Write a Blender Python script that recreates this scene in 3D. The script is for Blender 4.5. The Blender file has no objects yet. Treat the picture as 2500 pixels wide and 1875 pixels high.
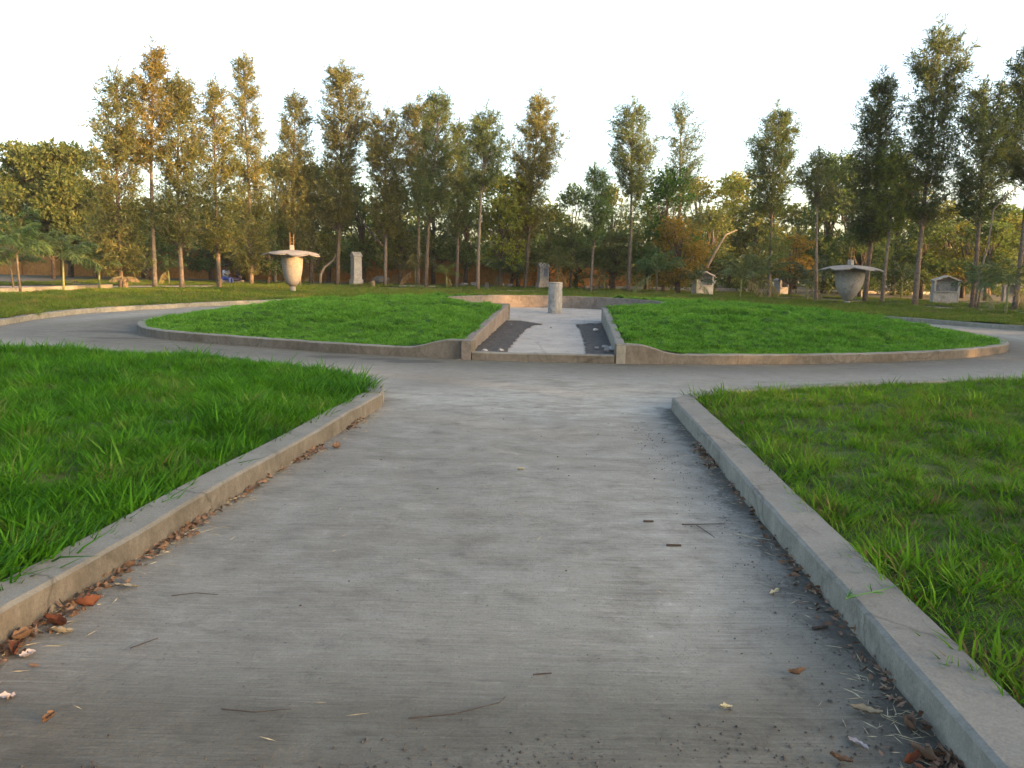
import bpy, math, random
import numpy as np
from mathutils import Vector, Matrix

C = bpy.context.scene.collection
S = bpy.context.scene
R_ = math.radians

# ------------------------------------------------------------------ camera
cam_d = bpy.data.cameras.new("camera")
cam_d.sensor_width = 36.0
cam_d.lens = 26.86
cam_d.clip_start = 0.05
cam_d.clip_end = 1500
cam = bpy.data.objects.new("camera", cam_d)
C.objects.link(cam)
PITCH, ROLL = R_(8.87), math.atan(0.0215)
fwd = Vector((0, math.cos(PITCH), -math.sin(PITCH)))
rt = Vector((1, 0, 0))
up = rt.cross(fwd)
rr = rt * math.cos(ROLL) + up * math.sin(ROLL)
uu = -rt * math.sin(ROLL) + up * math.cos(ROLL)
m3 = Matrix((rr, uu, -fwd)).transposed()
cam.matrix_world = Matrix.Translation((0, 0, 1.5)) @ m3.to_4x4()
S.camera = cam

# ------------------------------------------------------------------ light
SUN_EL = R_(7.5)
SX, SY = 0.914, -0.407            # horizontal direction towards the sun
w = bpy.data.worlds.new("World")
S.world = w
w.use_nodes = True
nt = w.node_tree
nt.nodes.clear()
wo = nt.nodes.new("ShaderNodeOutputWorld")
bg = nt.nodes.new("ShaderNodeBackground")
sky = nt.nodes.new("ShaderNodeTexSky")
sky.sky_type = 'NISHITA'
sky.sun_disc = False
sky.sun_elevation = SUN_EL
sky.sun_rotation = math.atan2(SX, SY)
sky.altitude = 0
sky.air_density = 0.7
sky.dust_density = 3.6
sky.ozone_density = 0.2
bg.inputs[1].default_value = 0.15
nt.links.new(sky.outputs[0], bg.inputs[0])
nt.links.new(bg.outputs[0], wo.inputs[0])

sun_d = bpy.data.lights.new("sun", 'SUN')
sun_d.energy = 2.4
sun_d.angle = R_(0.6)
sun_d.color = (1.0, 0.52, 0.18)
sun = bpy.data.objects.new("sun", sun_d)
C.objects.link(sun)
sd = Vector((SX * math.cos(SUN_EL), SY * math.cos(SUN_EL), math.sin(SUN_EL)))
sun.rotation_euler = sd.to_track_quat('Z', 'Y').to_euler()
sun.location = (40, -20, 20)

S.view_settings.view_transform = 'Standard'
S.view_settings.look = 'None'
S.view_settings.exposure = 2.72
S.view_settings.gamma = 1
S.view_settings.use_curve_mapping = False

# ------------------------------------------------------------------ helpers
def tag(o, label=None, cat=None, group=None, kind=None):
    if label: o["label"] = label
    if cat: o["category"] = cat
    if group: o["group"] = group
    if kind: o["kind"] = kind
    return o

def empty(name, loc, rz=0.0):
    o = bpy.data.objects.new(name, None)
    o.empty_display_size = 0.2
    o.location = loc
    o.rotation_euler = (0, 0, rz)
    C.objects.link(o)
    return o

def mesh(name, V, F, mat=None, smooth=False):
    """V (n,3) array; F list/array of faces (uniform size array is fast)"""
    me = bpy.data.meshes.new(name)
    V = np.asarray(V, dtype=np.float32).reshape(-1, 3)
    if isinstance(F, np.ndarray):
        k = F.shape[1]
        me.vertices.add(len(V)); me.vertices.foreach_set("co", V.ravel())
        me.loops.add(F.size); me.loops.foreach_set("vertex_index", F.astype(np.int32).ravel())
        me.polygons.add(len(F))
        me.polygons.foreach_set("loop_start", np.arange(0, F.size, k, dtype=np.int32))
        me.polygons.foreach_set("loop_total", np.full(len(F), k, dtype=np.int32))
        me.update(calc_edges=True)
    else:
        me.from_pydata([tuple(v) for v in V], [], [tuple(f) for f in F])
        me.update()
    if mat: me.materials.append(mat)
    if smooth:
        me.polygons.foreach_set("use_smooth", [True] * len(me.polygons))
    return me

def link(name, me, parent=None, loc=(0, 0, 0)):
    o = bpy.data.objects.new(name, me)
    o.location = loc
    C.objects.link(o)
    if parent: o.parent = parent
    return o

class MB:
    """collects verts/faces"""
    def __init__(s): s.V = []; s.F = []
    def add(s, V, F):
        n = len(s.V); s.V += [tuple(v) for v in V]; s.F += [tuple(i + n for i in f) for f in F]
        return s
    def box(s, c, d, rz=0.0, taper=1.0):
        x, y, z = d[0] / 2, d[1] / 2, d[2] / 2
        vs = []
        for dz, t in ((-z, 1), (z, taper)):
            for a, b in ((-x, -y), (x, -y), (x, y), (-x, y)):
                p = (a * t, b * t)
                vs.append((c[0] + p[0] * math.cos(rz) - p[1] * math.sin(rz), c[1] + p[0] * math.sin(rz) + p[1] * math.cos(rz), c[2] + dz))
        return s.add(vs, [(3, 2, 1, 0), (4, 5, 6, 7), (0, 1, 5, 4), (1, 2, 6, 5), (2, 3, 7, 6), (3, 0, 4, 7)])
    def tube(s, pts, rad, n=6, cap=True):
        pts = [Vector(p) for p in pts]
        if not hasattr(rad, '__len__'): rad = [rad] * len(pts)
        vs = []; fs = []
        for i, p in enumerate(pts):
            d = (pts[min(i + 1, len(pts) - 1)] - pts[max(i - 1, 0)]).normalized()
            a = d.orthogonal().normalized() if i == 0 else (a - d * a.dot(d)).normalized()
            b = d.cross(a)
            for k in range(n):
                t = 2 * math.pi * k / n
                vs.append(p + (a * math.cos(t) + b * math.sin(t)) * rad[i])
        for i in range(len(pts) - 1):
            for k in range(n):
                fs.append((i * n + k, i * n + (k + 1) % n, (i + 1) * n + (k + 1) % n, (i + 1) * n + k))
        if cap:
            fs.append(tuple(reversed(range(n)))); fs.append(tuple((len(pts) - 1) * n + k for k in range(n)))
        return s.add(vs, fs)
    def lathe(s, prof, n=32, c=(0, 0, 0), wob=0):
        vs = []; fs = []
        for i, (r, z) in enumerate(prof):
            for k in range(n):
                t = 2 * math.pi * k / n
                q = r * (1 + wob * math.sin(3 * t + z * 4) + wob * .6 * math.sin(7 * t + 9 * z))
                vs.append((c[0] + q * math.cos(t), c[1] + q * math.sin(t), c[2] + z))
        for i in range(len(prof) - 1):
            for k in range(n):
                fs.append((i * n + k, i * n + (k + 1) % n, (i + 1) * n + (k + 1) % n, (i + 1) * n + k))
        fs.append(tuple(reversed(range(n)))); fs.append(tuple((len(prof) - 1) * n + k for k in range(n)))
        return s.add(vs, fs)
    def obj(s, name, mat, parent=None, smooth=False, bevel=0.0):
        me = mesh(name, s.V, s.F, mat, smooth)
        o = link(name, me, parent)
        if bevel:
            b = o.modifiers.new("bevel", 'BEVEL'); b.width = bevel; b.segments = 2; b.limit_method = 'ANGLE'
        return o

# smooth 2-D noise from sines
_rg = np.random.RandomState(5)
def mk_noise(n, l0, l1, seed):
    g = np.random.RandomState(seed)
    k = 2 * np.pi / np.exp(g.uniform(np.log(l0), np.log(l1), n)); a = g.uniform(0, 2 * np.pi, n)
    return k * np.cos(a), k * np.sin(a), g.uniform(0, 6.28, n), (1.0 / np.sqrt(n)) * np.ones(n)
def nz(x, y, N):
    x = np.asarray(x, float); y = np.asarray(y, float)
    out = np.zeros(x.shape)
    for kx, ky, p, a in zip(*N): out += a * np.sin(kx * x + ky * y + p)
    return out
N_FINE = mk_noise(14, .25, .9, 1); N_MID = mk_noise(10, 1.0, 3.5, 2); N_BIG = mk_noise(8, 4, 14, 3); N_TINY = mk_noise(14, .06, .22, 4); N_TUS = mk_noise(22, .28, .55, 6)

def spline(P, closed=False, n=10):
    P = [np.array(p, float) for p in P]; m = len(P); out = []
    rng = range(m) if closed else range(m - 1)
    for i in rng:
        if closed: a, b, c, d = P[(i - 1) % m], P[i], P[(i + 1) % m], P[(i + 2) % m]
        else: a, b, c, d = P[max(i - 1, 0)], P[i], P[i + 1], P[min(i + 2, m - 1)]
        for k in range(n):
            t = k / n
            out.append(.5 * ((2 * b) + (-a + c) * t + (2 * a - 5 * b + 4 * c - d) * t * t + (-a + 3 * b - 3 * c + d) * t ** 3))
    if not closed: out.append(P[-1])
    return np.array(out)

def dist_poly(X, Y, P, closed=False):
    X = np.asarray(X, float); Y = np.asarray(Y, float)
    best = np.full(X.shape, 1e9)
    m = len(P)
    for i in range(m if closed else m - 1):
        a = P[i]; b = P[(i + 1) % m]; d = b - a; L = d @ d + 1e-12
        t = np.clip(((X - a[0]) * d[0] + (Y - a[1]) * d[1]) / L, 0, 1)
        best = np.minimum(best, (X - a[0] - t * d[0]) ** 2 + (Y - a[1] - t * d[1]) ** 2)
    return np.sqrt(best)

def inside(X, Y, P):
    X = np.asarray(X, float); Y = np.asarray(Y, float)
    r = np.zeros(X.shape, bool); m = len(P)
    for i in range(m):
        x1, y1 = P[i]; x2, y2 = P[(i + 1) % m]
        if y1 == y2: continue
        c = ((y1 > Y) != (y2 > Y)) & (X < (x2 - x1) * (Y - y1) / (y2 - y1) + x1)
        r ^= c
    return r

def offset(P, d, closed=False):
    """shift polyline to its left by d"""
    m = len(P); out = []
    for i in range(m):
        a = P[(i - 1) % m] if closed else P[max(i - 1, 0)]
        b = P[(i + 1) % m] if closed else P[min(i + 1, m - 1)]
        t = b - a; t = t / (np.hypot(*t) + 1e-9)
        out.append(P[i] + np.array([-t[1], t[0]]) * d)
    return np.array(out)

def resample(P, step, closed=False):
    Q = np.vstack([P, P[:1]]) if closed else P
    L = np.r_[0, np.cumsum(np.hypot(*np.diff(Q, axis=0).T))]
    n = max(2, int(L[-1] / step)); s = np.linspace(0, L[-1], n + 1)
    if closed: s = s[:-1]
    return np.c_[np.interp(s, L, Q[:, 0]), np.interp(s, L, Q[:, 1])]

def grid_sheet(x0, x1, y0, y1, st, zf, keep=None, st_y=None):
    nx = int((x1 - x0) / st) + 1; ny = int((y1 - y0) / (st_y or st)) + 1
    gx, gy = np.meshgrid(np.linspace(x0, x1, nx), np.linspace(y0, y1, ny))
    Z = zf(gx, gy)
    V = np.c_[gx.ravel(), gy.ravel(), Z.ravel()]
    i = np.arange(nx * ny).reshape(ny, nx)
    F = np.c_[i[:-1, :-1].ravel(), i[:-1, 1:].ravel(), i[1:, 1:].ravel(), i[1:, :-1].ravel()]
    if keep is not None:
        c = V[F].mean(1); F = F[keep(c[:, 0], c[:, 1])]
        u, inv = np.unique(F, return_inverse=True); V = V[u]; F = inv.reshape(F.shape)
    return V, F

# ------------------------------------------------------------------ materials
def newmat(name):
    m = bpy.data.materials.new(name); m.use_nodes = True
    return m, m.node_tree, m.node_tree.nodes["Principled BSDF"]
def ramp(t, fac, stops, interp='LINEAR'):
    r = t.nodes.new("ShaderNodeValToRGB"); e = r.color_ramp.elements; r.color_ramp.interpolation = interp
    while len(e) < len(stops): e.new(0.5)
    for k, (p, c) in enumerate(stops):
        e[k].position = p; e[k].color = (c, c, c, 1) if not hasattr(c, '__len__') else (*c, 1)
    t.links.new(fac, r.inputs[0]); return r.outputs[0]
def noise(t, co, scale, detail=4, rough=.55, dist=0):
    n = t.nodes.new("ShaderNodeTexNoise"); n.inputs["Scale"].default_value = scale; n.inputs["Detail"].default_value = detail
    n.inputs["Roughness"].default_value = rough; n.inputs["Distortion"].default_value = dist
    t.links.new(co, n.inputs["Vector"]); return n.outputs["Fac"]
def mapping(t, co, sc=(1, 1, 1), rot=(0, 0, 0)):
    n = t.nodes.new("ShaderNodeMapping"); n.inputs["Scale"].default_value = sc; n.inputs["Rotation"].default_value = rot
    t.links.new(co, n.inputs["Vector"]); return n.outputs[0]
def mix(t, fac, a, b, mode='MIX'):
    n = t.nodes.new("ShaderNodeMix"); n.data_type = 'RGBA'; n.blend_type = mode
    for s, v in ((n.inputs[0], fac), (n.inputs[6], a), (n.inputs[7], b)):
        if isinstance(v, (int, float)): s.default_value = v
        elif isinstance(v, tuple): s.default_value = (*v, 1)
        else: t.links.new(v, s)
    return n.outputs[2]
def math_(t, op, a, b=0.0, c=None):
    n = t.nodes.new("ShaderNodeMath"); n.operation = op
    for s, v in zip(n.inputs, (a, b, c)):
        if v is None: continue
        if isinstance(v, (int, float)): s.default_value = v
        else: t.links.new(v, s)
    return n.outputs[0]
def objco(t):
    return t.nodes.new("ShaderNodeTexCoord").outputs["Object"]
def worldco(t):
    return t.nodes.new("ShaderNodeNewGeometry").outputs["Position"]
def bump(t, b, h, strength, dist):
    n = t.nodes.new("ShaderNodeBump"); n.inputs["Strength"].default_value = strength; n.inputs["Distance"].default_value = dist
    t.links.new(h, n.inputs["Height"]); t.links.new(n.outputs[0], b.inputs["Normal"])

def concrete(name, base, dark, streak=0.0, scale=1.0, rough=.9, blotch=.5, top=None):
    m, t, b = newmat(name); co = worldco(t)
    n1 = noise(t, co, 1.3 * scale, 6, .65); n2 = noise(t, co, 9 * scale, 6, .7); n3 = noise(t, co, 90, 3, .6)
    c = mix(t, ramp(t, n1, [(.38, 0), (.60, 1)]), dark, base)
    c = mix(t, math_(t, 'MULTIPLY', ramp(t, n2, [(.42, 0), (.62, 1)]), blotch), c, tuple(x * 1.25 for x in base))
    if streak:
        sc = noise(t, mapping(t, co, (3.2, 3.2, 1.3)), 2.6, 7, .75, 1.2)
        c = mix(t, math_(t, 'MULTIPLY', ramp(t, sc, [(.45, 1), (.6, 0)]), streak), c, tuple(x * .5 for x in dark))
    if top:
        sx = t.nodes.new("ShaderNodeSeparateXYZ"); t.links.new(t.nodes.new("ShaderNodeNewGeometry").outputs["True Normal"], sx.inputs[0])
        tc = mix(t, ramp(t, n1, [(.4, 0), (.6, 1)]), tuple(x * .8 for x in top), top)
        c = mix(t, ramp(t, sx.outputs[2], [(.6, 0), (.9, 1)]), c, tc)
    n4 = noise(t, co, 3.4 * scale, 9, .78, .8)
    c = mix(t, .75, c, ramp(t, n4, [(.36, .62), (.47, .95), (.60, 1.0), (.68, 1.22)]), 'MULTIPLY')
    vo = t.nodes.new("ShaderNodeTexVoronoi"); vo.feature = 'DISTANCE_TO_EDGE'; vo.inputs["Scale"].default_value = .55
    wv = t.nodes.new("ShaderNodeVectorMath"); wv.operation = 'MULTIPLY_ADD'; nn = t.nodes.new("ShaderNodeTexNoise"); nn.inputs["Scale"].default_value = 5; nn.inputs["Detail"].default_value = 5
    t.links.new(co, nn.inputs["Vector"]); t.links.new(nn.outputs["Color"], wv.inputs[0]); wv.inputs[1].default_value = (.16, .16, .16); t.links.new(co, wv.inputs[2]); t.links.new(wv.outputs[0], vo.inputs["Vector"])
    c = mix(t, math_(t, 'MULTIPLY', ramp(t, vo.outputs["Distance"], [(.0, 1), (.006, 0)]), .55), c, tuple(x * .35 for x in dark))
    c = mix(t, ramp(t, noise(t, co, 46, 3, .6), [(.27, .7), (.33, 0)]), c, tuple(x * .4 for x in dark))
    c = mix(t, .35, c, ramp(t, n3, [(.3, .35), (.7, 1.0)]), 'MULTIPLY')
    t.links.new(c, b.inputs["Base Color"]); b.inputs["Roughness"].default_value = rough
    b.inputs["Specular IOR Level"].default_value = .2
    bump(t, b, math_(t, 'ADD', n2, math_(t, 'MULTIPLY', n3, .4)), .5, .012)
    return m

def leafmat(name, c1, c2, c3, trans=.35, spread=1.0):
    m, t, b = newmat(name)
    g = t.nodes.new("ShaderNodeNewGeometry"); rpi = g.outputs["Random Per Island"]
    oi = t.nodes.new("ShaderNodeObjectInfo")
    n = noise(t, g.outputs["Position"], .9 * spread, 3, .6)
    f = math_(t, 'ADD', math_(t, 'MULTIPLY', rpi, .5), math_(t, 'MULTIPLY', n, .6))
    c = ramp(t, f, [(.28, c1), (.55, c2), (.85, c3)])
    c = mix(t, 1.0, c, oi.outputs["Color"], 'MULTIPLY')
    t.links.new(c, b.inputs["Base Color"]); b.inputs["Roughness"].default_value = .55
    b.inputs["Specular IOR Level"].default_value = .25
    tr = t.nodes.new("ShaderNodeBsdfTranslucent"); t.links.new(mix(t, 1.0, c, (1.5, 1.35, .5), 'MULTIPLY'), tr.inputs[0])
    ms = t.nodes.new("ShaderNodeMixShader"); ms.inputs[0].default_value = trans
    t.links.new(b.outputs[0], ms.inputs[1]); t.links.new(tr.outputs[0], ms.inputs[2])
    t.links.new(ms.outputs[0], t.nodes["Material Output"].inputs[0])
    return m

def grassmat(name, dark, mid, light, dry, dryamt=.12, nscale=.7):
    m, t, b = newmat(name)
    g = t.nodes.new("ShaderNodeNewGeometry"); rpi = g.outputs["Random Per Island"]
    oi = t.nodes.new("ShaderNodeObjectInfo")
    n = noise(t, g.outputs["Position"], nscale, 4, .6); n2 = noise(t, g.outputs["Position"], nscale * 5, 3, .6)
    f = math_(t, 'ADD', math_(t, 'MULTIPLY', rpi, .35), math_(t, 'ADD', math_(t, 'MULTIPLY', n, .45), math_(t, 'MULTIPLY', n2, .3)))
    c = ramp(t, f, [(.40, dark), (.54, mid), (.70, light)])
    dn = noise(t, g.outputs["Position"], nscale * 1.7 + .3, 4, .6)
    dm = math_(t, 'MULTIPLY', ramp(t, dn, [(.52, 0), (.7, 1)]), math_(t, 'GREATER_THAN', math_(t, 'FRACT', math_(t, 'MULTIPLY', rpi, 7.3)), 1 - dryamt * 3))
    lone = math_(t, 'GREATER_THAN', math_(t, 'FRACT', math_(t, 'MULTIPLY', rpi, 13.7)), 1 - dryamt * .25)
    c = mix(t, math_(t, 'MAXIMUM', dm, lone), c, dry)
    t.links.new(c, b.inputs["Base Color"]); b.inputs["Roughness"].default_value = .65
    b.inputs["Specular IOR Level"].default_value = .12
    tr = t.nodes.new("ShaderNodeBsdfTranslucent"); t.links.new(mix(t, 1.0, c, (1.15, 1.2, .5), 'MULTIPLY'), tr.inputs[0])
    ms = t.nodes.new("ShaderNodeMixShader"); ms.inputs[0].default_value = .3
    t.links.new(b.outputs[0], ms.inputs[1]); t.links.new(tr.outputs[0], ms.inputs[2])
    t.links.new(ms.outputs[0], t.nodes["Material Output"].inputs[0])
    return m

def simple(name, col, rough=.8, nscale=6, var=.35, spec=.3, bumpd=0.0):
    m, t, b = newmat(name); co = worldco(t)
    n = noise(t, co, nscale, 5, .6)
    c = mix(t, ramp(t, n, [(.3, 0), (.7, 1)]), tuple(x * (1 - var) for x in col), tuple(min(1, x * (1 + var)) for x in col))
    t.links.new(c, b.inputs["Base Color"]); b.inputs["Roughness"].default_value = rough; b.inputs["Specular IOR Level"].default_value = spec
    if bumpd: bump(t, b, n, .8, bumpd)
    return m

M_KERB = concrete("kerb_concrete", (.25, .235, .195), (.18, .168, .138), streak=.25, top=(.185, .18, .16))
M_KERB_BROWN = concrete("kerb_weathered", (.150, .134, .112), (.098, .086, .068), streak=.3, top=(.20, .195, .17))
M_WALLC = concrete("plaza_wall_render", (.195, .168, .148), (.135, .116, .10), streak=.25)
M_URN = concrete("urn_concrete", (.31, .285, .25), (.235, .215, .19), streak=.15, blotch=.3)
M_PILLAR = concrete("pillar_concrete", (.31, .30, .275), (.2, .195, .185), streak=.5, scale=2.0)
M_PLASTER = concrete("kiosk_plaster", (.46, .43, .385), (.34, .315, .285), streak=.3)
M_SLAB = concrete("plaza_slab", (.32, .30, .27), (.25, .235, .21), blotch=.35)
M_OCHRE = concrete("ochre_wall", (.52, .26, .07), (.34, .16, .05), streak=.4, scale=.6)
M_BUILD = simple("pale_wall_paint", (.6, .55, .47), .9)
M_SOIL = simple("dark_soil", (.062, .057, .052), .95, 14, .5, .1, .02)
M_TURFSOIL = simple("turf_soil", (.045, .06, .02), .95, 7, .5, .1)
M_TURFSOIL2 = simple("turf_soil_fine", (.03, .075, .012), .95, 7, .4, .1)
M_BARK = simple("grey_bark", (.135, .105, .08), .9, 9, .5, .15, .01)
M_BARKD = simple("dark_bark", (.10, .075, .055), .9, 9, .5, .15, .01)
M_BARKPALE = simple("pale_bark", (.27, .21, .155), .85, 6, .3, .15)
M_PALMSTEM = simple("palm_stem", (.15, .16, .06), .7, 12, .35, .3)
M_PALMTRUNK = simple("palm_trunk", (.13, .10, .065), .9, 14, .4, .15)
M_RUST = simple("rusty_bar", (.30, .14, .05), .8, 30, .4)
M_STONE = simple("stone", (.2, .19, .18), .9, 12, .5, .15, .01)
M_STONEPALE = simple("pale_stone", (.42, .39, .35), .9, 12, .4, .15, .01)
M_TWIG = simple("twig_bark", (.045, .034, .027), .9, 40, .4)
M_STRAW = simple("straw", (.30, .26, .17), .7, 40, .35)
M_PANEL = simple("slate_panel", (.16, .17, .2), .6, 3, .3)
M_SHRUB_TRUNKS = M_BARKD

# path/road
def roadmat():
    m, t, b = newmat("worn_concrete"); co = worldco(t)
    at = t.nodes.new("ShaderNodeAttribute"); at.attribute_name = "dirt"; dirt = at.outputs["Fac"]
    at2 = t.nodes.new("ShaderNodeAttribute"); at2.attribute_name = "wear"; wear = at2.outputs["Fac"]
    big = noise(t, co, .55, 5, .6); mid = noise(t, mapping(t, co, (1, 1.7, 1)), 2.6, 6, .68, .4)
    broom = noise(t, mapping(t, co, (.9, 26, 1), (0, 0, R_(-3))), 2.4, 5, .7)
    broom2 = noise(t, mapping(t, co, (2.5, 70, 1), (0, 0, R_(-3))), 2.0, 3, .6)
    fine = noise(t, co, 110, 3, .7)
    grit = noise(t, co, 38, 4, .7)
    c = mix(t, ramp(t, big, [(.35, 0), (.65, 1)]), (0.161, 0.150, 0.126), (0.199, 0.194, 0.167))
    c = mix(t, math_(t, 'MULTIPLY', ramp(t, mid, [(.5, 0), (.68, 1)]), .55), c, (0.263, 0.262, 0.234))
    c = mix(t, math_(t, 'MULTIPLY', ramp(t, mid, [(.33, 1), (.47, 0)]), .6), c, (0.116, 0.108, 0.091))
    c = mix(t, math_(t, 'MULTIPLY', ramp(t, broom, [(.48, 0), (.66, 1)]), .42), c, (0.257, 0.258, 0.240))
    c = mix(t, math_(t, 'MULTIPLY', ramp(t, broom2, [(.34, 1), (.48, 0)]), .45), c, (0.096, 0.092, 0.082))
    # pale scoured bloom where the paths meet
    wf = math_(t, 'MULTIPLY', wear, ramp(t, math_(t, 'ADD', math_(t, 'MULTIPLY', mid, .6), math_(t, 'MULTIPLY', broom, .4)), [(.38, 0), (.6, 1)]))
    c = mix(t, wf, c, (0.312, 0.311, 0.277))
    at3 = t.nodes.new("ShaderNodeAttribute"); at3.attribute_name = "silt_shade"
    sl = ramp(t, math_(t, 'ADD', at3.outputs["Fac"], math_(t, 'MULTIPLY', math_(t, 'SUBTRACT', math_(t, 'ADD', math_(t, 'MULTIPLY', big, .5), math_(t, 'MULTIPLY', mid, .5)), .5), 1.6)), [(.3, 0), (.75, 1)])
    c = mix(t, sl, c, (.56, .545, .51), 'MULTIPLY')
    mo = noise(t, mapping(t, co, (1, 1.5, 1)), 5.5, 9, .8, .5)
    c = mix(t, .8, c, ramp(t, mo, [(.36, .70), (.46, .95), (.56, 1.0), (.66, 1.3)]), 'MULTIPLY')
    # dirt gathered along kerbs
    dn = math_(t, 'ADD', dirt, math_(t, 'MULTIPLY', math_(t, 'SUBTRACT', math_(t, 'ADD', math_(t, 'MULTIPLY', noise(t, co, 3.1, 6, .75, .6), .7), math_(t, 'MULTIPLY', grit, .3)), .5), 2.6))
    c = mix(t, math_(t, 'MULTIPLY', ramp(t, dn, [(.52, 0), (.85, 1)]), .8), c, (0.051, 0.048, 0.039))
    # specks
    c = mix(t, ramp(t, grit, [(.30, .8), (.37, 0)]), c, (0.056, 0.053, 0.048))
    seam = math_(t, 'MULTIPLY', ramp(t, noise(t, mapping(t, co, (1, .35, 1)), 1.1, 7, .8, 1.0), [(.497, 0), (.5, 1), (.503, 0)]), .35)
    c = mix(t, seam, c, (0.064, 0.059, 0.054))
    c = mix(t, .4, c, ramp(t, fine, [(.3, .45), (.7, 1.0)]), 'MULTIPLY')
    t.links.new(c, b.inputs["Base Color"]); b.inputs["Roughness"].default_value = .85; b.inputs["Specular IOR Level"].default_value = .25
    h = math_(t, 'ADD', math_(t, 'MULTIPLY', broom2, .5), math_(t, 'ADD', math_(t, 'MULTIPLY', grit, .7), math_(t, 'MULTIPLY', mid, .12)))
    bump(t, b, h, .7, .01)
    return m
M_ROAD = roadmat()

def groundmat():
    m, t, b = newmat("dry_ground"); co = worldco(t)
    n = noise(t, co, .12, 5, .6); n2 = noise(t, co, 1.1, 6, .7); n3 = noise(t, co, 7, 5, .7)
    c = mix(t, ramp(t, n2, [(.35, 0), (.7, 1)]), (.10, .075, .05), (.19, .145, .10))
    c = mix(t, math_(t, 'MULTIPLY', ramp(t, n, [(.42, 0), (.56, 1)]), .8), c, (.06, .07, .022))
    c = mix(t, .4, c, ramp(t, n3, [(.3, .4), (.7, 1.0)]), 'MULTIPLY')
    t.links.new(c, b.inputs["Base Color"]); b.inputs["Roughness"].default_value = .95
    bump(t, b, n3, .8, .05)
    return m
M_GROUND = groundmat()
M_SAND = simple("footpath_sand", (.36, .29, .215), .95, 3, .25, .1, .01)

# ------------------------------------------------------------------ layout curves (metres, camera stands at 0,0)
ISL = spline([(-7.72, 15.65), (-7.05, 14.62), (-6.2, 13.98), (-4.5, 13.2), (-3.43, 12.76), (-2.4, 12.4), (-.68, 12.06), (.5, 11.95),
              (1.62, 11.92), (2.64, 11.98), (3.88, 12.18), (5.04, 12.45), (6.49, 12.95), (7.86, 13.62), (9.2, 14.55), (10.05, 15.45),
              (10.55, 16.7), (10.75, 18.7), (10.4, 21.3), (9.1, 24.2), (6.4, 26.9), (2.5, 28.2), (-1.8, 27.6), (-5.4, 25), (-7.5, 21.8), (-8.15, 19), (-8.1, 17)], True, 8)
OUT = spline([(-10.2, 13.6), (-10.75, 15.9), (-11.15, 18.0), (-11.15, 20.2), (-10.35, 22.4), (-8.9, 25.6), (-5.6, 29.6), (-.5, 32.0), (5.2, 31.2), (9.6, 28),
              (12.1, 24.3), (13.1, 22.5), (14.1, 21.1), (15.6, 19.6), (17.6, 18.4), (20, 17.6)], False, 8)
KL = np.array([(-2.02, .6), (-1.97, 2.0), (-1.95, 2.77), (-1.79, 4.3), (-1.63, 5.6), (-1.36, 7.9)])     # path-side foot of left kerb
KR = np.array([(1.37, .6), (1.40, 2.0), (1.44, 2.7), (1.47, 3.4), (1.53, 4.5), (1.60, 5.8), (1.71, 8.05)])
LRING = spline([(-1.36, 7.9), (-1.52, 8.75), (-1.95, 9.35), (-2.5, 9.8), (-3.1, 10.3), (-4.4, 10.85), (-5.6, 10.95), (-7, 11.15), (-9.2, 11.9), (-12, 13.2), (-15, 15.2)], False, 5)
RRING = spline([(1.71, 8.05), (2.1, 8.5), (2.9, 8.98), (3.9, 9.4), (5.5, 9.98), (7.2, 10.5), (9.5, 11.4), (12.5, 12.8), (16, 15)], False, 5)
PASS_L0, PASS_L1 = np.array((-.66, 12.0)), np.array((-.13, 20.1))
PASS_R0, PASS_R1 = np.array((1.62, 11.92)), np.array((2.27, 19.75))
PC, PR = np.array((1.2, 22.7)), 3.15     # plaza centre / radius

# ------------------------------------------------------------------ ground and road
V = np.array([(-400, -120, -.03), (400, -120, -.03), (400, 600, -.03), (-400, 600, -.03)])
tag(link("ground", mesh("ground", V, [(0, 1, 2, 3)], M_GROUND)), "dry brown earth with sparse grass under the trees", "ground", kind="structure")

def road_keep(x, y):
    k = inside(x, y, np.vstack([OUT, [(20, 2), (16, -6), (-15, -6), (-15, 8)]]))
    return k
def road_z(x, y): return .004 * nz(x, y, N_MID) + .0012 * nz(x, y, N_FINE)
V, F = grid_sheet(-15, 20, -4, 33, .10, road_z, road_keep)
me = mesh("road", V, F, M_ROAD, True)
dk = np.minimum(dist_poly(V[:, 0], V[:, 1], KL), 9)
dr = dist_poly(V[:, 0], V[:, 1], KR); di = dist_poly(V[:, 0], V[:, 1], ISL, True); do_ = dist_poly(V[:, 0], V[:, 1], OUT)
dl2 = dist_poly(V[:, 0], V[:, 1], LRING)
dirt = np.maximum.reduce([.75 * np.exp(-dk / .09), 1.0 * np.exp(-dr / .30), .62 * np.exp(-di / .22), .7 * np.exp(-do_ / .2), .5 * np.exp(-dl2 / .2)])
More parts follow.
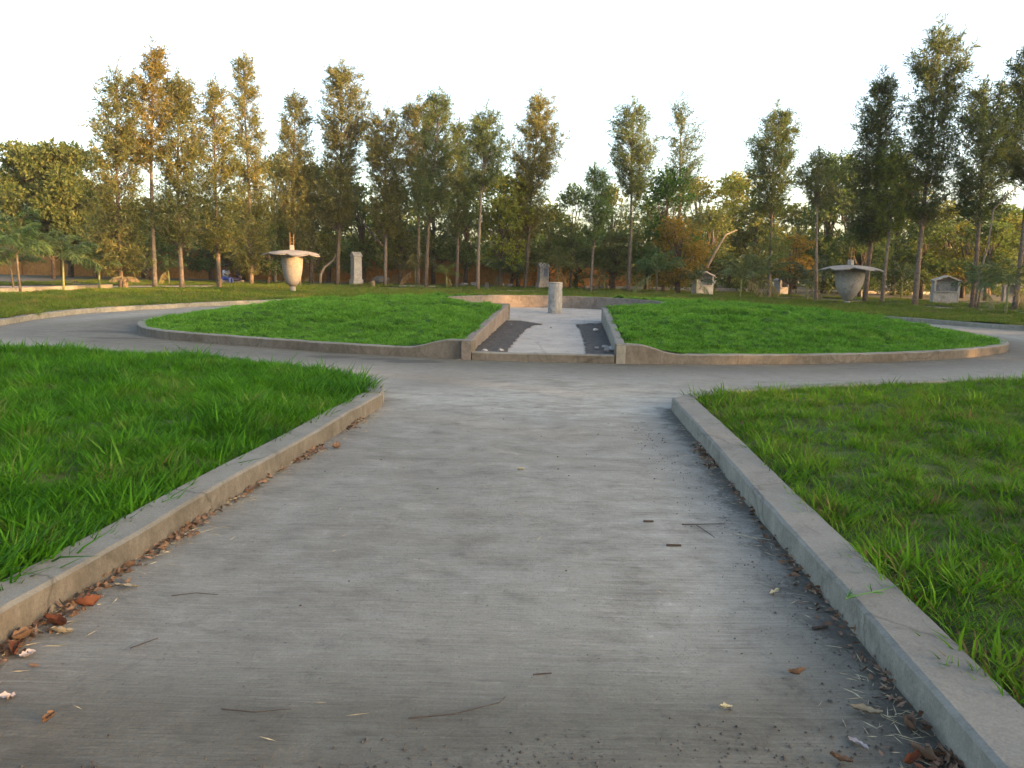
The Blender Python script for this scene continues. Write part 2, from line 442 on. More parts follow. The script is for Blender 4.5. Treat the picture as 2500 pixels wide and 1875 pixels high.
# damp puddle marks by the left part of the island kerb, bare dirt at the near edge
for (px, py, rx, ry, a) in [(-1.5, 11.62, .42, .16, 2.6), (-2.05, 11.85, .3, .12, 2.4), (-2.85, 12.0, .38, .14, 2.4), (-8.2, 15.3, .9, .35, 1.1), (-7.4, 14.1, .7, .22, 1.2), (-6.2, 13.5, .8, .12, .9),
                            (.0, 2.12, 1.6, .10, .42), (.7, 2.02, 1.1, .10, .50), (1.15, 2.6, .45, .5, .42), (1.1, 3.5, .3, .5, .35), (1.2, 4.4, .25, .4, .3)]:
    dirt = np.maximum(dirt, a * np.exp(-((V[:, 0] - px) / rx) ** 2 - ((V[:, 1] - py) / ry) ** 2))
wear = .95 * np.exp(-((V[:, 0] - .6) / 1.9) ** 2 - ((V[:, 1] - 8.6) / 1.3) ** 2) + .6 * np.exp(-((V[:, 0] - .8) / .7) ** 2 - ((V[:, 1] - 3.8) / 2.4) ** 2) \
    + .55 * np.exp(-((np.hypot(V[:, 0] - 1.2, V[:, 1] - 19.5) - 11.2) / .6) ** 2) * (V[:, 1] < 24) + .4 * np.exp(-((V[:, 1] - 12.3) / 1.2) ** 2 - ((V[:, 0] + 8.5) / 2.5) ** 2)
rr2 = np.hypot((V[:, 0] - 1.3) / 9.6, (V[:, 1] - 20) / 8.2)
silt_shade = .85 * np.exp(-(di / 1.5) ** 2) + .75 * np.exp(-((V[:, 0] + 8) / 4) ** 2 - ((V[:, 1] - 15.5) / 3) ** 2) + .7 * np.exp(-((V[:, 1] - 1.9) / .55) ** 2) * (V[:, 1] < 4) + .45 * np.exp(-((V[:, 0] + .9) / .8) ** 2 - ((V[:, 1] - 9.6) / .9) ** 2)
silt_shade = silt_shade * 1.0
silt_shade = np.where(V[:, 1] > 6, silt_shade, silt_shade + .35 * np.exp(-(dr / .5) ** 2) + .42 * np.clip((4.6 - V[:, 1]) / 2.4, 0, 1))  # near road darkened towards the camera: tree shade and dust put into the colour
for nm, arr in (("dirt", dirt), ("wear", np.clip(wear, 0, 1)), ("silt_shade", np.clip(silt_shade, 0, 1))):
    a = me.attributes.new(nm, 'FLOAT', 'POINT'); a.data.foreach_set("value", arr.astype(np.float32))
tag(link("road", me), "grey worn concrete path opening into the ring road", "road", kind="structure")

# ------------------------------------------------------------------ kerbs
def kerb(name, P, width, hf, mat, side=1, closed=False, step=.2, zb=-.05, jit=.003, seed=1, cap_over=0.0):
    """P is the road-side foot; body lies on its left (side=1) or right (-1)"""
    g = np.random.RandomState(seed)
    P = resample(P, step, closed); m = len(P)
    A = P; B = offset(P, width * side, closed); Ai = offset(P, .018 * side, closed); Bi = offset(P, (width - .012) * side, closed)
    h = np.array([hf(x, y) for x, y in P]) + jit * .6 * g.randn(m)
    jo = jit * g.randn(m)
    V = []; F = []
    for i in range(m):
        n = (B[i] - A[i]) / width
        a = A[i] + n * jo[i]
        V += [(a[0], a[1], zb), (a[0], a[1], h[i] - .014), (Ai[i][0], Ai[i][1], h[i]), (Bi[i][0], Bi[i][1], h[i] + .001), (B[i][0], B[i][1], h[i] - .012), (B[i][0], B[i][1], zb)]
    k = 6
    for i in range(m if closed else m - 1):
        j = (i + 1) % m
        for q in range(k - 1):
            f = (i * k + q, j * k + q, j * k + q + 1, i * k + q + 1)
            F.append(f if side == 1 else f[::-1])
    if not closed:
        F.append(tuple(range(k))); F.append(tuple((m - 1) * k + q for q in range(k)))
    me = mesh(name, V, F, mat)
    return link(name, me)

def sm(e0, e1, x):
    t = min(1, max(0, (x - e0) / (e1 - e0))); return t * t * (3 - 2 * t)
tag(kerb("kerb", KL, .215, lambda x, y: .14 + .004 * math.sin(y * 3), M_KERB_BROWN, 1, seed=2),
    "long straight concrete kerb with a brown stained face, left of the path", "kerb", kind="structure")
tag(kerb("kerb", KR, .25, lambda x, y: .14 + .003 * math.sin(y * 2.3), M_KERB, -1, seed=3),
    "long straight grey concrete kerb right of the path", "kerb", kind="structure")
tag(kerb("kerb", LRING[1:], .18, lambda x, y: .13, M_KERB, 1, seed=4), "kerb curving round the far side of the left lawn", "kerb", kind="structure")
tag(kerb("kerb", RRING[1:], .18, lambda x, y: .13, M_KERB, -1, seed=5), "kerb curving round the far side of the right lawn", "kerb", kind="structure")
def isl_h(x, y):
    if y > 15: return .16
    if x < .5: return .155 + .15 * sm(-1.75, -.95, x)
    return .155 + .15 * (1 - sm(1.95, 2.65, x))
# island kerb is interrupted by the low threshold of the passage
i0 = int(np.argmin(np.hypot(*(ISL - PASS_R0).T))); i1 = int(np.argmin(np.hypot(*(ISL - PASS_L0).T)))
idx = [(i0 + k) % len(ISL) for k in range((i1 - i0) % len(ISL) + 1)]
ISLK = np.vstack([[PASS_R0], ISL[idx][1:-1], [PASS_L0]])
tag(kerb("kerb", ISLK, .17, isl_h, M_KERB_BROWN, 1, seed=6), "low concrete kerb round the raised oval lawn, flaring up at the entrance", "kerb", kind="structure")
tag(kerb("kerb", OUT, .15, lambda x, y: .13, M_KERB, 1, seed=7, step=.2), "pale outer kerb of the ring road round the oval lawn", "kerb", kind="structure")

# passage: threshold, walls, plaza wall
th = kerb("threshold", np.array([PASS_L0 + (.02, 0), PASS_L0 * .5 + PASS_R0 * .5 + (0, -.02), PASS_R0 - (.02, 0)]), .16, lambda x, y: .125, M_KERB_BROWN, 1, seed=8)
tag(th, "low concrete step across the entrance to the sunken plaza", "step")
def hpass(y): return .30 + .17 * min(1, max(0, (y - 12) / 7.5))
wl = kerb("retaining_wall", np.array([PASS_L0 + (0, .0), PASS_L1]), .15, lambda x, y: hpass(y), M_WALLC, 1, seed=9, jit=.005)
tag(wl, "low brownish retaining wall left of the entrance passage", "wall")
wr = kerb("retaining_wall", np.array([PASS_R0 + (0, .0), PASS_R1]), .15, lambda x, y: hpass(y), M_KERB, -1, seed=10, jit=.005)
tag(wr, "low grey retaining wall right of the entrance passage", "wall")
aR = math.atan2(PASS_R1[1] - PC[1], PASS_R1[0] - PC[0]); aL = math.atan2(PASS_L1[1] - PC[1], PASS_L1[0] - PC[0]) + 2 * math.pi
arc = np.array([PC + PR * np.array((math.cos(a), math.sin(a))) for a in np.linspace(aR, aL, 70)])
arc = np.vstack([[PASS_R1], arc[1:-1], [PASS_L1]])
tag(kerb("retaining_wall", arc, .14, lambda x, y: .50, M_WALLC, -1, seed=11, jit=.004), "curved brown retaining wall behind the concrete pillar", "wall")

# plaza floor
PLZ = np.vstack([arc, [PASS_L0 + (0, .15)], [PASS_R0 + (0, .15)]])
V, F = grid_sheet(-2.4, 4.8, 12.0, 26.2, .08, lambda x, y: .100 + .004 * nz(x, y, N_FINE), lambda x, y: inside(x, y, PLZ))
tag(link("plaza_floor", mesh("plaza_floor", V, F, M_SLAB, True)), "pale gritty floor of the round plaza and its entrance strip", "floor", kind="structure")
def soil_keep(side):
    def f(x, y):
        w = .05 * nz(x * 1.3, y * 1.3, N_FINE)
        xl = PASS_L0[0] + (PASS_L1[0] - PASS_L0[0]) * (y - 12) / 8.1; xr = PASS_R0[0] + (PASS_R1[0] - PASS_R0[0]) * (y - 12) / 7.8
        if side == 0:
            e = np.interp(y, [12, 13.7, 15.9, 16.8, 18.0, 18.3, 19.2], [-.11, .0, .19, .27, .5, .75, .2]) + w * .5
            return (x > xl) & (x < e) & (y > 12.15) & (y < 19.3 + w)
        e = np.interp(y, [12, 14, 17.2, 18.4, 19.0], [1.17, 1.32, 1.5, 1.5, 2.0]) + w * .4
        return (x < xr) & (x > e) & (y > 12.15) & (y < 19.0 + w)
    return f
for s_, lab in ((0, "dark bare soil strip at the foot of the left passage wall"), (1, "dark bare stony soil strip at the foot of the right passage wall")):
    V, F = grid_sheet(-.8, 2.4, 12.1, 19.8, .04, lambda x, y: .113 + .003 * nz(x, y, N_FINE), soil_keep(s_))
    tag(link("soil_bed", mesh("soil_bed", V, F, M_SOIL)), lab, "soil", kind="structure")

# ------------------------------------------------------------------ grass
def tuft(name, blades, r, hgt, wid, mat, seed, bend=.5, splay=.5):
    g = np.random.RandomState(seed); V = []; F = []
    for b in range(blades):
        a = g.uniform(0, 6.283); q = r * math.sqrt(g.rand()); x, y = q * math.cos(a), q * math.sin(a)
        h = hgt * g.uniform(.55, 1.1); wd = wid * g.uniform(.7, 1.2)
        da = a + g.uniform(-1.2, 1.2); lean = splay * g.uniform(.2, 1.0) * h; bd = bend * g.uniform(.3, 1) * h
        dx, dy = math.cos(da), math.sin(da); fa = g.uniform(0, 6.283); sx, sy = math.cos(fa) * wd / 2, math.sin(fa) * wd / 2
        n = len(V)
        for k, (t, ww) in enumerate(((0, 1), (.5, .85), (1, 0))):
            o = lean * t + bd * t * t; z = h * (t - .18 * bend * t * t) - .008
            if ww: V += [(x + dx * o - sx * ww, y + dy * o - sy * ww, z), (x + dx * o + sx * ww, y + dy * o + sy * ww, z)]
            else: V += [(x + dx * o, y + dy * o, z)]
        F += [(n, n + 1, n + 3, n + 2), (n + 2, n + 3, n + 4)]
    me = mesh(name, V, F, mat)
    return bpy.data.objects.new(name, me)

def grass_gn(o, tufts, density, smin, smax, noise_scale, lean=.35, seed=0, hvar=.6):
    ng = bpy.data.node_groups.new("grass", 'GeometryNodeTree')
    ng.interface.new_socket("Geometry", in_out='INPUT', socket_type='NodeSocketGeometry')
    ng.interface.new_socket("Geometry", in_out='OUTPUT', socket_type='NodeSocketGeometry')
    N, L = ng.nodes, ng.links
    gi = N.new("NodeGroupInput"); go = N.new("NodeGroupOutput")
    dp = N.new("GeometryNodeDistributePointsOnFaces"); dp.inputs["Seed"].default_value = seed
    na = N.new("GeometryNodeInputNamedAttribute"); na.data_type = 'FLOAT'; na.inputs["Name"].default_value = "dens"
    mu = N.new("ShaderNodeMath"); mu.operation = 'MULTIPLY'; mu.inputs[1].default_value = density
    L.new(na.outputs["Attribute"], mu.inputs[0]); L.new(mu.outputs[0], dp.inputs["Density"])
    L.new(gi.outputs[0], dp.inputs["Mesh"])
    jn = N.new("GeometryNodeJoinGeometry")
    for tf in tufts:
        oi = N.new("GeometryNodeObjectInfo"); oi.inputs["Object"].default_value = tf; oi.inputs["As Instance"].default_value = True
        L.new(oi.outputs["Geometry"], jn.inputs[0])
    ip = N.new("GeometryNodeInstanceOnPoints"); ip.inputs["Pick Instance"].default_value = True
    ri = N.new("FunctionNodeRandomValue"); ri.data_type = 'INT'; ri.inputs["Min"].default_value = 0; ri.inputs["Max"].default_value = len(tufts) - 1
    for k_ in ri.inputs:
        if k_.name == "Min" and k_.type == 'INT': k_.default_value = 0
        if k_.name == "Max" and k_.type == 'INT': k_.default_value = len(tufts) - 1
    L.new([q for q in ri.outputs if q.type == 'INT'][0], ip.inputs["Instance Index"])
    nx = N.new("ShaderNodeTexNoise"); nx.inputs["Scale"].default_value = noise_scale; nx.inputs["Detail"].default_value = 3
    ps = N.new("GeometryNodeInputPosition"); L.new(ps.outputs[0], nx.inputs["Vector"])
    # rotation: lean field + random spin
    vs = N.new("ShaderNodeVectorMath"); vs.operation = 'SUBTRACT'; L.new(nx.outputs["Color"], vs.inputs[0]); vs.inputs[1].default_value = (.5, .5, .5)
    vm = N.new("ShaderNodeVectorMath"); vm.operation = 'MULTIPLY'; L.new(vs.outputs[0], vm.inputs[0]); vm.inputs[1].default_value = (lean * 6, lean * 6, 0)
    rv = N.new("FunctionNodeRandomValue"); rv.data_type = 'FLOAT_VECTOR'
    vi = [q for q in rv.inputs if q.type == 'VECTOR']; vi[0].default_value = (-lean * .5, -lean * .5, 0); vi[1].default_value = (lean * .5, lean * .5, 6.283)
    va = N.new("ShaderNodeVectorMath"); va.operation = 'ADD'; L.new(vm.outputs[0], va.inputs[0]); L.new([q for q in rv.outputs if q.type == 'VECTOR'][0], va.inputs[1])
    # spin first about z, then lean: compose
    er = N.new("FunctionNodeEulerToRotation"); L.new(va.outputs[0], er.inputs[0])
    L.new(er.outputs[0], ip.inputs["Rotation"])
    rs = N.new("FunctionNodeRandomValue"); rs.data_type = 'FLOAT'; rs.inputs["Seed"].default_value = 7
    fi = [q for q in rs.inputs if q.type == 'VALUE']; fi[0].default_value = smin; fi[1].default_value = smax
    mr = N.new("ShaderNodeMapRange"); mr.inputs[1].default_value = .3; mr.inputs[2].default_value = .7; mr.inputs[3].default_value = 1 - hvar; mr.inputs[4].default_value = 1 + hvar
    L.new(nx.outputs["Fac"], mr.inputs[0])
    m2 = N.new("ShaderNodeMath"); m2.operation = 'MULTIPLY'; L.new([q for q in rs.outputs if q.type == 'VALUE'][0], m2.inputs[0]); L.new(mr.outputs[0], m2.inputs[1])
    ng_ = N.new("GeometryNodeInputNamedAttribute"); ng_.data_type = 'FLOAT'; ng_.inputs["Name"].default_value = "grow"
    m4 = N.new("ShaderNodeMath"); m4.operation = 'MULTIPLY'; L.new(m2.outputs[0], m4.inputs[0]); L.new(ng_.outputs["Attribute"], m4.inputs[1])
    L.new(m4.outputs[0], ip.inputs["Scale"])
    L.new(jn.outputs[0], ip.inputs["Instance"]); L.new(dp.outputs["Points"], ip.inputs["Points"])
    j2 = N.new("GeometryNodeJoinGeometry"); L.new(gi.outputs[0], j2.inputs[0]); L.new(ip.outputs[0], j2.inputs[0])
    L.new(j2.outputs[0], go.inputs[0])
    md = o.modifiers.new("grass", 'NODES'); md.node_group = ng

def edge0(V, P, w):
    return (dist_poly(V[:, 0], V[:, 1], P) > w) * 1.0
def edge0(V, P, w):
    return (dist_poly(V[:, 0], V[:, 1], P) > w) * 1.0
def add_dens(me, arr, grow=None):
    arr = np.asarray(arr, np.float32); grow = np.ones(len(arr)) if grow is None else grow
    for nm, v in (("dens", arr), ("grow", grow)):
        a = me.attributes.new(nm, 'FLOAT', 'POINT'); a.data.foreach_set("value", np.asarray(v, np.float32))

G_L = grassmat("grass_left", (0.006, 0.030, 0.002), (0.018, 0.080, 0.0032), (0.055, 0.170, 0.007), (0.13, 0.13, 0.045), .07, .9)
G_R = grassmat("grass_right", (0.011, 0.036, 0.003), (0.034, 0.097, 0.005), (0.092, 0.205, 0.011), (0.105, 0.080, 0.035), .15, .9)
G_I = grassmat("grass_island", (0.026, 0.080, 0.007), (0.078, 0.215, 0.018), (0.130, 0.290, 0.040), (0.18, 0.22, 0.06), .02, 1.3)
G_O = grassmat("grass_outer", (0.026, 0.062, 0.006), (0.058, 0.118, 0.009), (0.100, 0.155, 0.015), (0.202, 0.144, 0.058), .2, .35)

# near-left lawn
def lawn_z(h, a): return lambda x, y: h + a * nz(x, y, N_MID) + a * .5 * nz(x, y, N_FINE)
Lp = np.vstack([offset(KL, .06), offset(LRING[1:], .06), [(-16, 10), (-12, .5)]])
V, F = grid_sheet(-15, -1.4, .5, 15, .09, lambda x, y: .085 + (.03 + .018 * nz(x, y, N_MID) + .016 * nz(x, y, N_FINE)) * np.clip((np.minimum(dist_poly(x, y, KL), dist_poly(x, y, LRING)) - .2) / .35, 0, 1) + .10 * np.clip((np.minimum(dist_poly(x, y, KL), dist_poly(x, y, LRING)) - .25) / .9, 0, 1), lambda x, y: inside(x, y, Lp) & (x > -.85 * y - 3))
me = mesh("lawn", V, F, M_TURFSOIL, True)
dv = dist_poly(V[:, 0], V[:, 1], KL)
far = np.clip((V[:, 1] - 3) / 6, 0, 1)
add_dens(me, (1.0 - .3 * far) * edge0(V, KL, .215) * edge0(V, LRING[1:], .12), 1 + .6 * np.exp(-dist_poly(V[:, 0], V[:, 1], LRING[:8]) / .45) + .28 * np.exp(-((dv - .2) / .25) ** 2) + .12 * nz(V[:, 0], V[:, 1], N_MID))
o = tag(link("lawn", me), "thick bright green lawn left of the path, long blades over the kerb", "lawn", kind="stuff")
tl = [tuft("grass_tuft", 16, .04, .092, .0068, G_L, 20 + k, .55, .6) for k in range(4)] + [tuft("grass_tuft", 11, .055, .135, .0075, G_L, 30, .7, .7)]
grass_gn(o, tl, 400, .7, 1.2, 3.6, .28, 1, .75)

# near-right lawn
Rp = np.vstack([offset(KR, -.06), offset(RRING[1:], -.06), [(17, 10), (12, .5)]])
V, F = grid_sheet(1.38, 16, .5, 15, .09, lambda x, y: .085 + (.03 + .016 * nz(x, y, N_MID) + .014 * nz(x, y, N_FINE)) * np.clip((np.minimum(dist_poly(x, y, KR), dist_poly(x, y, RRING)) - .2) / .35, 0, 1) + .05 * np.clip((np.minimum(dist_poly(x, y, KR), dist_poly(x, y, RRING)) - .25) / .9, 0, 1), lambda x, y: inside(x, y, Rp) & (x < .85 * y + 3))
me = mesh("lawn", V, F, M_TURFSOIL, True)
far = np.clip((V[:, 1] - 3) / 6, 0, 1); add_dens(me, (1.0 - .35 * far) * np.clip(.95 + .35 * nz(V[:, 0], V[:, 1], N_FINE), .35, 1.2) * edge0(V, KR, .255) * edge0(V, RRING[1:], .12), 1 + .45 * np.exp(-dist_poly(V[:, 0], V[:, 1], RRING[:8]) / .3) + .2 * np.exp(-((dist_poly(V[:, 0], V[:, 1], KR) - .25) / .2) ** 2))
o = tag(link("lawn", me), "patchy green lawn right of the path with brown thin spots", "lawn", kind="stuff")
tr_ = [tuft("grass_tuft", 16, .045, .060, .0060, G_R, 40 + k, .7, .9) for k in range(4)] + [tuft("grass_tuft", 10, .05, .10, .0068, G_R, 50, .6, .6)]
grass_gn(o, tr_, 440, .65, 1.2, 3.8, .3, 2, .75)

# oval raised lawn
HOLES = [(-2.2, 18.4, 1.1, .8, .34), (4.75, 17.5, 1.1, .9, .5)]
def isl_z(x, y):
    do = dist_poly(x, y, ISL, True)
    t = np.clip(do / 3.2, 0, 1); h = .135 + .36 * (t * t * (3 - 2 * t))
    # flare by the entrance
    dp_ = np.minimum(dist_poly(x, y, np.array([PASS_L0, PASS_L1])), dist_poly(x, y, np.array([PASS_R0, PASS_R1])))
    hp = .27 + .18 * np.clip((y - 12) / 7.5, 0, 1)
    k = np.exp(-(dp_ / .9) ** 2); h = np.where(y < 20.3, h * (1 - k) + hp * k, h)
    h = h + (.030 * nz(x, y, N_FINE) + .036 * nz(x, y, N_TUS)) * np.clip(do / .7, .15, 1) + .03 * nz(x, y, N_MID) * np.clip(do / 2, 0, 1)
    for (hx, hy, rx, ry, d) in HOLES:
        q = ((x - hx) / rx) ** 2 + ((y - hy) / ry) ** 2
        h = h - d * np.exp(-q ** 4) - .10 * np.exp(-((x - hx) / rx) ** 2 - ((y - hy + ry) / .5) ** 2) + .05 * np.exp(-((np.sqrt(q) - 1.55) / .35) ** 2) * (y < hy)
    return h
ISLi = offset(ISL, .15, True)
PLZ2 = np.vstack([offset(arc, -.12), [PASS_L1 + (-.14, 0)], [PASS_L0 + (-.14, -.5)], [PASS_R0 + (.14, -.5)], [PASS_R1 + (.14, 0)]])
V, F = grid_sheet(-8.4, 11, 11.8, 28.4, .1, isl_z, lambda x, y: inside(x, y, ISLi) & ~inside(x, y, PLZ2))
me = mesh("oval_lawn", V, F, M_TURFSOIL2, True)
add_dens(me, np.clip(1.25 - (V[:, 1] - 12) / 26, .5, 1.1))
o = tag(link("oval_lawn", me), "raised oval mound of fine soft green grass behind its kerb", "lawn", kind="stuff")
ti = [tuft("grass_tuft", 30, .055, .058, .0062, G_I, 60 + k, .7, .9) for k in range(4)]
grass_gn(o, ti, 240, .7, 1.2, 3.4, .30, 3, .6)

# outer lawn
OL = np.vstack([offset(OUT, .13)[::-1], [(-13, 13.5), (-30, 13.5), (-22, 22), (-17.4, 25.9), (-17.3, 29.1), (-17.1, 32.6), (-16.2, 36.3), (-14.9, 40.2), (-12.4, 41.9), (-9.2, 42.8), (-5.7, 42.2), (-2.3, 41.2), (2, 42.5), (7.9, 43.0),
                (12.1, 41.2), (14.9, 37.9), (16.2, 34.3), (17.3, 30.9), (18.2, 28.4), (20.5, 25.5), (25, 23), (25, 17)]])
V, F = grid_sheet(-30, 26, 13, 44, .2, lambda x, y: .11 + .02 * nz(x, y, N_MID) + .03 * nz(x, y, N_BIG), lambda x, y: inside(x, y, OL) & (np.abs(x) < .75 * y + 2))
me = mesh("outer_lawn", V, F, simple("turf_soil_outer", (.055, .065, .02), .95, 3, .5, .1), True)
add_dens(me, np.clip(1.3 - (V[:, 1] - 14) / 30, .35, 1.2) * np.clip(.9 + .3 * nz(V[:, 0], V[:, 1], N_MID), .4, 1.2))
o = tag(link("outer_lawn", me), "yellow green lawn outside the ring road, under the trees", "lawn", kind="stuff")
to = [tuft("grass_tuft", 22, .10, .10, .009, G_O, 70 + k, .7, .8) for k in range(4)]
grass_gn(o, to, 75, .7, 1.2, 1.1, .25, 4, .5)

# footpath beyond the lawn + far grass
PATHC = spline([(-26, 33), (-19.8, 38.5), (-16.5, 41.5), (-12, 44.3), (-6, 44.6), (-1, 44.2), (5, 45.3), (11, 44.6), (15.6, 41.5), (18.3, 35.5), (20.2, 31.0), (23.5, 27.5), (30, 24)], False, 8)
A, B = offset(PATHC, .9), offset(PATHC, -.9)
V = [(x, y, .01) for x, y in A] + [(x, y, .01) for x, y in B]; n = len(A)
tag(link("footpath", mesh("footpath", V, [(n + i, n + i + 1, i + 1, i) for i in range(n - 1)], M_SAND)), "sandy footpath curving behind the outer lawn", "path", kind="structure")
FG = np.vstack([offset(PATHC, 1.3), [(30, 40), (22, 44), (14, 50), (0, 52), (-14, 52), (-26, 46)]])
V, F = grid_sheet(-27, 31, 24, 53, .3, lambda x, y: .02 + .03 * nz(x, y, N_MID), lambda x, y: inside(x, y, FG) & (nz(x, y, N_MID) + nz(x, y, N_BIG) > -.5))
me = mesh("rough_grass", V, F, M_TURFSOIL, True); add_dens(me, np.ones(len(V)))
o = tag(link("rough_grass", me), "rough thin grass between footpath and boundary wall", "grass", kind="stuff")
grass_gn(o, to, 28, .8, 1.3, .8, .25, 5, .5)

# far kerb strip and low white edge wall
tag(kerb("kerb", np.array([(5, 53.5), (12, 54.6), (19, 54.9), (31, 57.5)]), .5, lambda x, y: .16, M_PLASTER, 1, seed=12, step=1.0), "pale straight kerb far behind the right trees", "kerb", kind="structure")
tag(kerb("edge_wall", np.array([(-24, 25.5), (-19.6, 29.1), (-18.9, 36.2)]), .3, lambda x, y: .20, M_KERB, 1, seed=13, step=.5), "low pale edge wall behind the palms at the left", "wall")

# ------------------------------------------------------------------ perimeter wall
pw = empty("boundary_wall", (-10, 58, 0))
tag(pw, "long ochre boundary wall with piers behind the trees", "wall")
secs = [(-40, -30, 2.2), (-30, -20.5, 2.15), (-20.5, -12, 1.95), (-12, -4, 1.7), (-4, 4, 1.5), (4, 13, 1.4)]
for a, b, h in secs:
    mb = MB(); mb.box(((a + b) / 2 + 10, 0, h / 2 - .05), (b - a - .1, .22, h + .1)); mb.obj("wall_panel", M_OCHRE, pw)
    mb = MB(); mb.box(((a + b) / 2 + 10, 0, h + .045), (b - a - .1, .32, .09)); mb.obj("coping", M_BARKD, pw, bevel=.01)
    x = a
    while x < b - .5:
        mb = MB(); mb.box((x + 10, -.05, h / 2), (.34, .36, h + .16)); mb.obj("pier", M_OCHRE, pw, bevel=.01); x += 2.9

# ------------------------------------------------------------------ concrete flower-shaped urns
def urn(loc, rz, rt, hb, foot, rdisc, lobes, ph, label):
    e = empty("flower_urn", loc, rz); tag(e, label, "sculpture", "concrete flower-shaped urns on the outer lawn")
    MB().lathe([(.125, -.1), (.125, foot * .5), (.12, foot + .02)], 24, wob=.004).obj("foot", M_URN, e, True)
    z0, z1 = foot, foot + hb; P = []
    for k in range(15):
        t = k / 14; r = .13 + (rt - .13) * (1 - (1 - t) ** 2.6) ** (.68 if rt < .55 else 1.0) * (.95 + .05 * t)
        P.append((r, z0 + hb * t))
    P.append((rt - .05, z1 + .005))
    MB().lathe(P, 48, wob=.004).obj("bowl", M_URN, e, True)
    # scalloped, gently domed canopy
    nr, na = 14, 96; V = []; F = []
    def pt(i, k, dz):
        t = i / nr; a = 2 * math.pi * k / na; lob = abs(math.cos(lobes * (a + ph) / 2)) ** .6
        r = t * rdisc * (.80 + .20 * lob)
        z = z1 + .235 - .10 * t ** 1.6 - .09 * t ** 3.5 * (.3 + lob) + .03 * t ** 2 * math.sin(2 * a + ph)
        z += .02 * t * math.sin(5 * a)
        return (r * math.cos(a), r * math.sin(a), z - dz)
    for s_ in (0, 1):
        for i in range(nr + 1):
            for k in range(na): V.append(pt(i, k, (0 if s_ == 0 else .03 + .08 * max(0, 1 - 2 * i / nr))))
    for s_ in (0, 1):
        o_ = s_ * (nr + 1) * na
        for i in range(nr):
            for k in range(na):
                f = (o_ + i * na + k, o_ + i * na + (k + 1) % na, o_ + (i + 1) * na + (k + 1) % na, o_ + (i + 1) * na + k)
                F.append(f[::-1] if s_ == 0 else f)
    o2 = (nr + 1) * na
    for k in range(na):
        F.append((nr * na + k, nr * na + (k + 1) % na, o2 + nr * na + (k + 1) % na, o2 + nr * na + k))
    me = mesh("petal_canopy", V, F, M_URN, True); link("petal_canopy", me, e)
    MB().lathe([(rt * .96, z1 - .03), (rt * 1.02, z1 + .04), (rt * .8, z1 + .13)], 40).obj("neck_ring", M_URN, e, True)
    MB().box((0, 0, z1 + .34), (.19, .19, .24)).obj("top_block", M_URN, e, bevel=.015)
    for sx in (-1, 1):
        for sy in (-1, 1):
            x, y = sx * .075, sy * .075
            MB().tube([(x, y, z1 + .45), (x * 1.05, y, z1 + .8), (x * 1.1 + .01 * sy, y, z1 + .98 - .04 * sx)], .009, 6).obj("reinforcing_bar", M_RUST, e)
    for zz in (.58, .8):
        s = .085; MB().tube([(-s, -s, z1 + zz), (s, -s, z1 + zz), (s, s, z1 + zz), (-s, s, z1 + zz), (-s, -s, z1 + zz)], .006, 5).obj("binding_wire", M_RUST, e)
    return e
urn((-9.95, 34.6, .06), .2, .47, 1.37, .27, 1.27, 7, .35, "concrete flower-shaped urn at the left, warm evening light on its bowl")
urn((14.75, 34.0, .04), .5, .63, 1.33, .2, 1.36, 7, .1, "wider concrete flower-shaped urn at the right, mostly in shade")

# pillar in the plaza
p = empty("pillar", (1.23, 22.85, .1)); tag(p, "short round concrete pillar standing in the middle of the plaza", "pillar")
MB().lathe([(.215, -.05), (.208, .02), (.207, .45), (.205, .885)], 40, wob=.006).obj("shaft", M_PILLAR, p, True, .0)
MB().lathe([(.212, .886), (.214, .9), (.205, .915)], 40, wob=.004).obj("rim", M_SLAB, p, True)

# obelisk markers
def marker(loc, rz, w_, d_, h, label):
    e = empty("gabled_marker", loc, rz); tag(e, label, "monument")
    MB().box((0, 0, .15), (w_ * 1.22, d_ * 1.22, .42)).obj("plinth", M_PLASTER, e, bevel=.012)
    MB().box((0, 0, .36 + (h - .66) / 2), (w_, d_, h - .66), 0, .95).obj("shaft", M_PLASTER, e, bevel=.012)
    a, b, z0, z1 = w_ * .56, d_ * .58, h - .30, h
    V = [(-a, -b, z0), (a, -b, z0), (a, b, z0), (-a, b, z0), (-a, -b, z0 + .06), (a, -b, z0 + .06), (a, b, z0 + .06), (-a, b, z0 + .06), (-a, 0, z1), (a, 0, z1)]
    F = [(3, 2, 1, 0), (0, 1, 5, 4), (2, 3, 7, 6), (4, 5, 9, 8), (6, 7, 8, 9), (1, 2, 6, 9, 5), (3, 0, 4, 8, 7)]
    MB().add(V, F).obj("gabled_cap", M_PLASTER, e, bevel=.01)
    if h < 1.9:
        MB().box((w_ * .12, -d_ / 2 + .005, h * .62), (w_ * .42, .03, h * .3)).obj("panel", M_PANEL, e)
        MB().box((0, -d_ / 2 - .02, h * .45), (w_ * 1.04, .05, .05)).obj("ledge", M_PLASTER, e)
marker((-10.1, 49.3, 0), R_(38), .56, .52, 2.1, "tall gabled stone marker left of centre with a shaded bluish side")
marker((1.9, 51.0, 0), R_(20), .66, .5, 1.68, "pale gabled marker right behind the round plaza pillar")

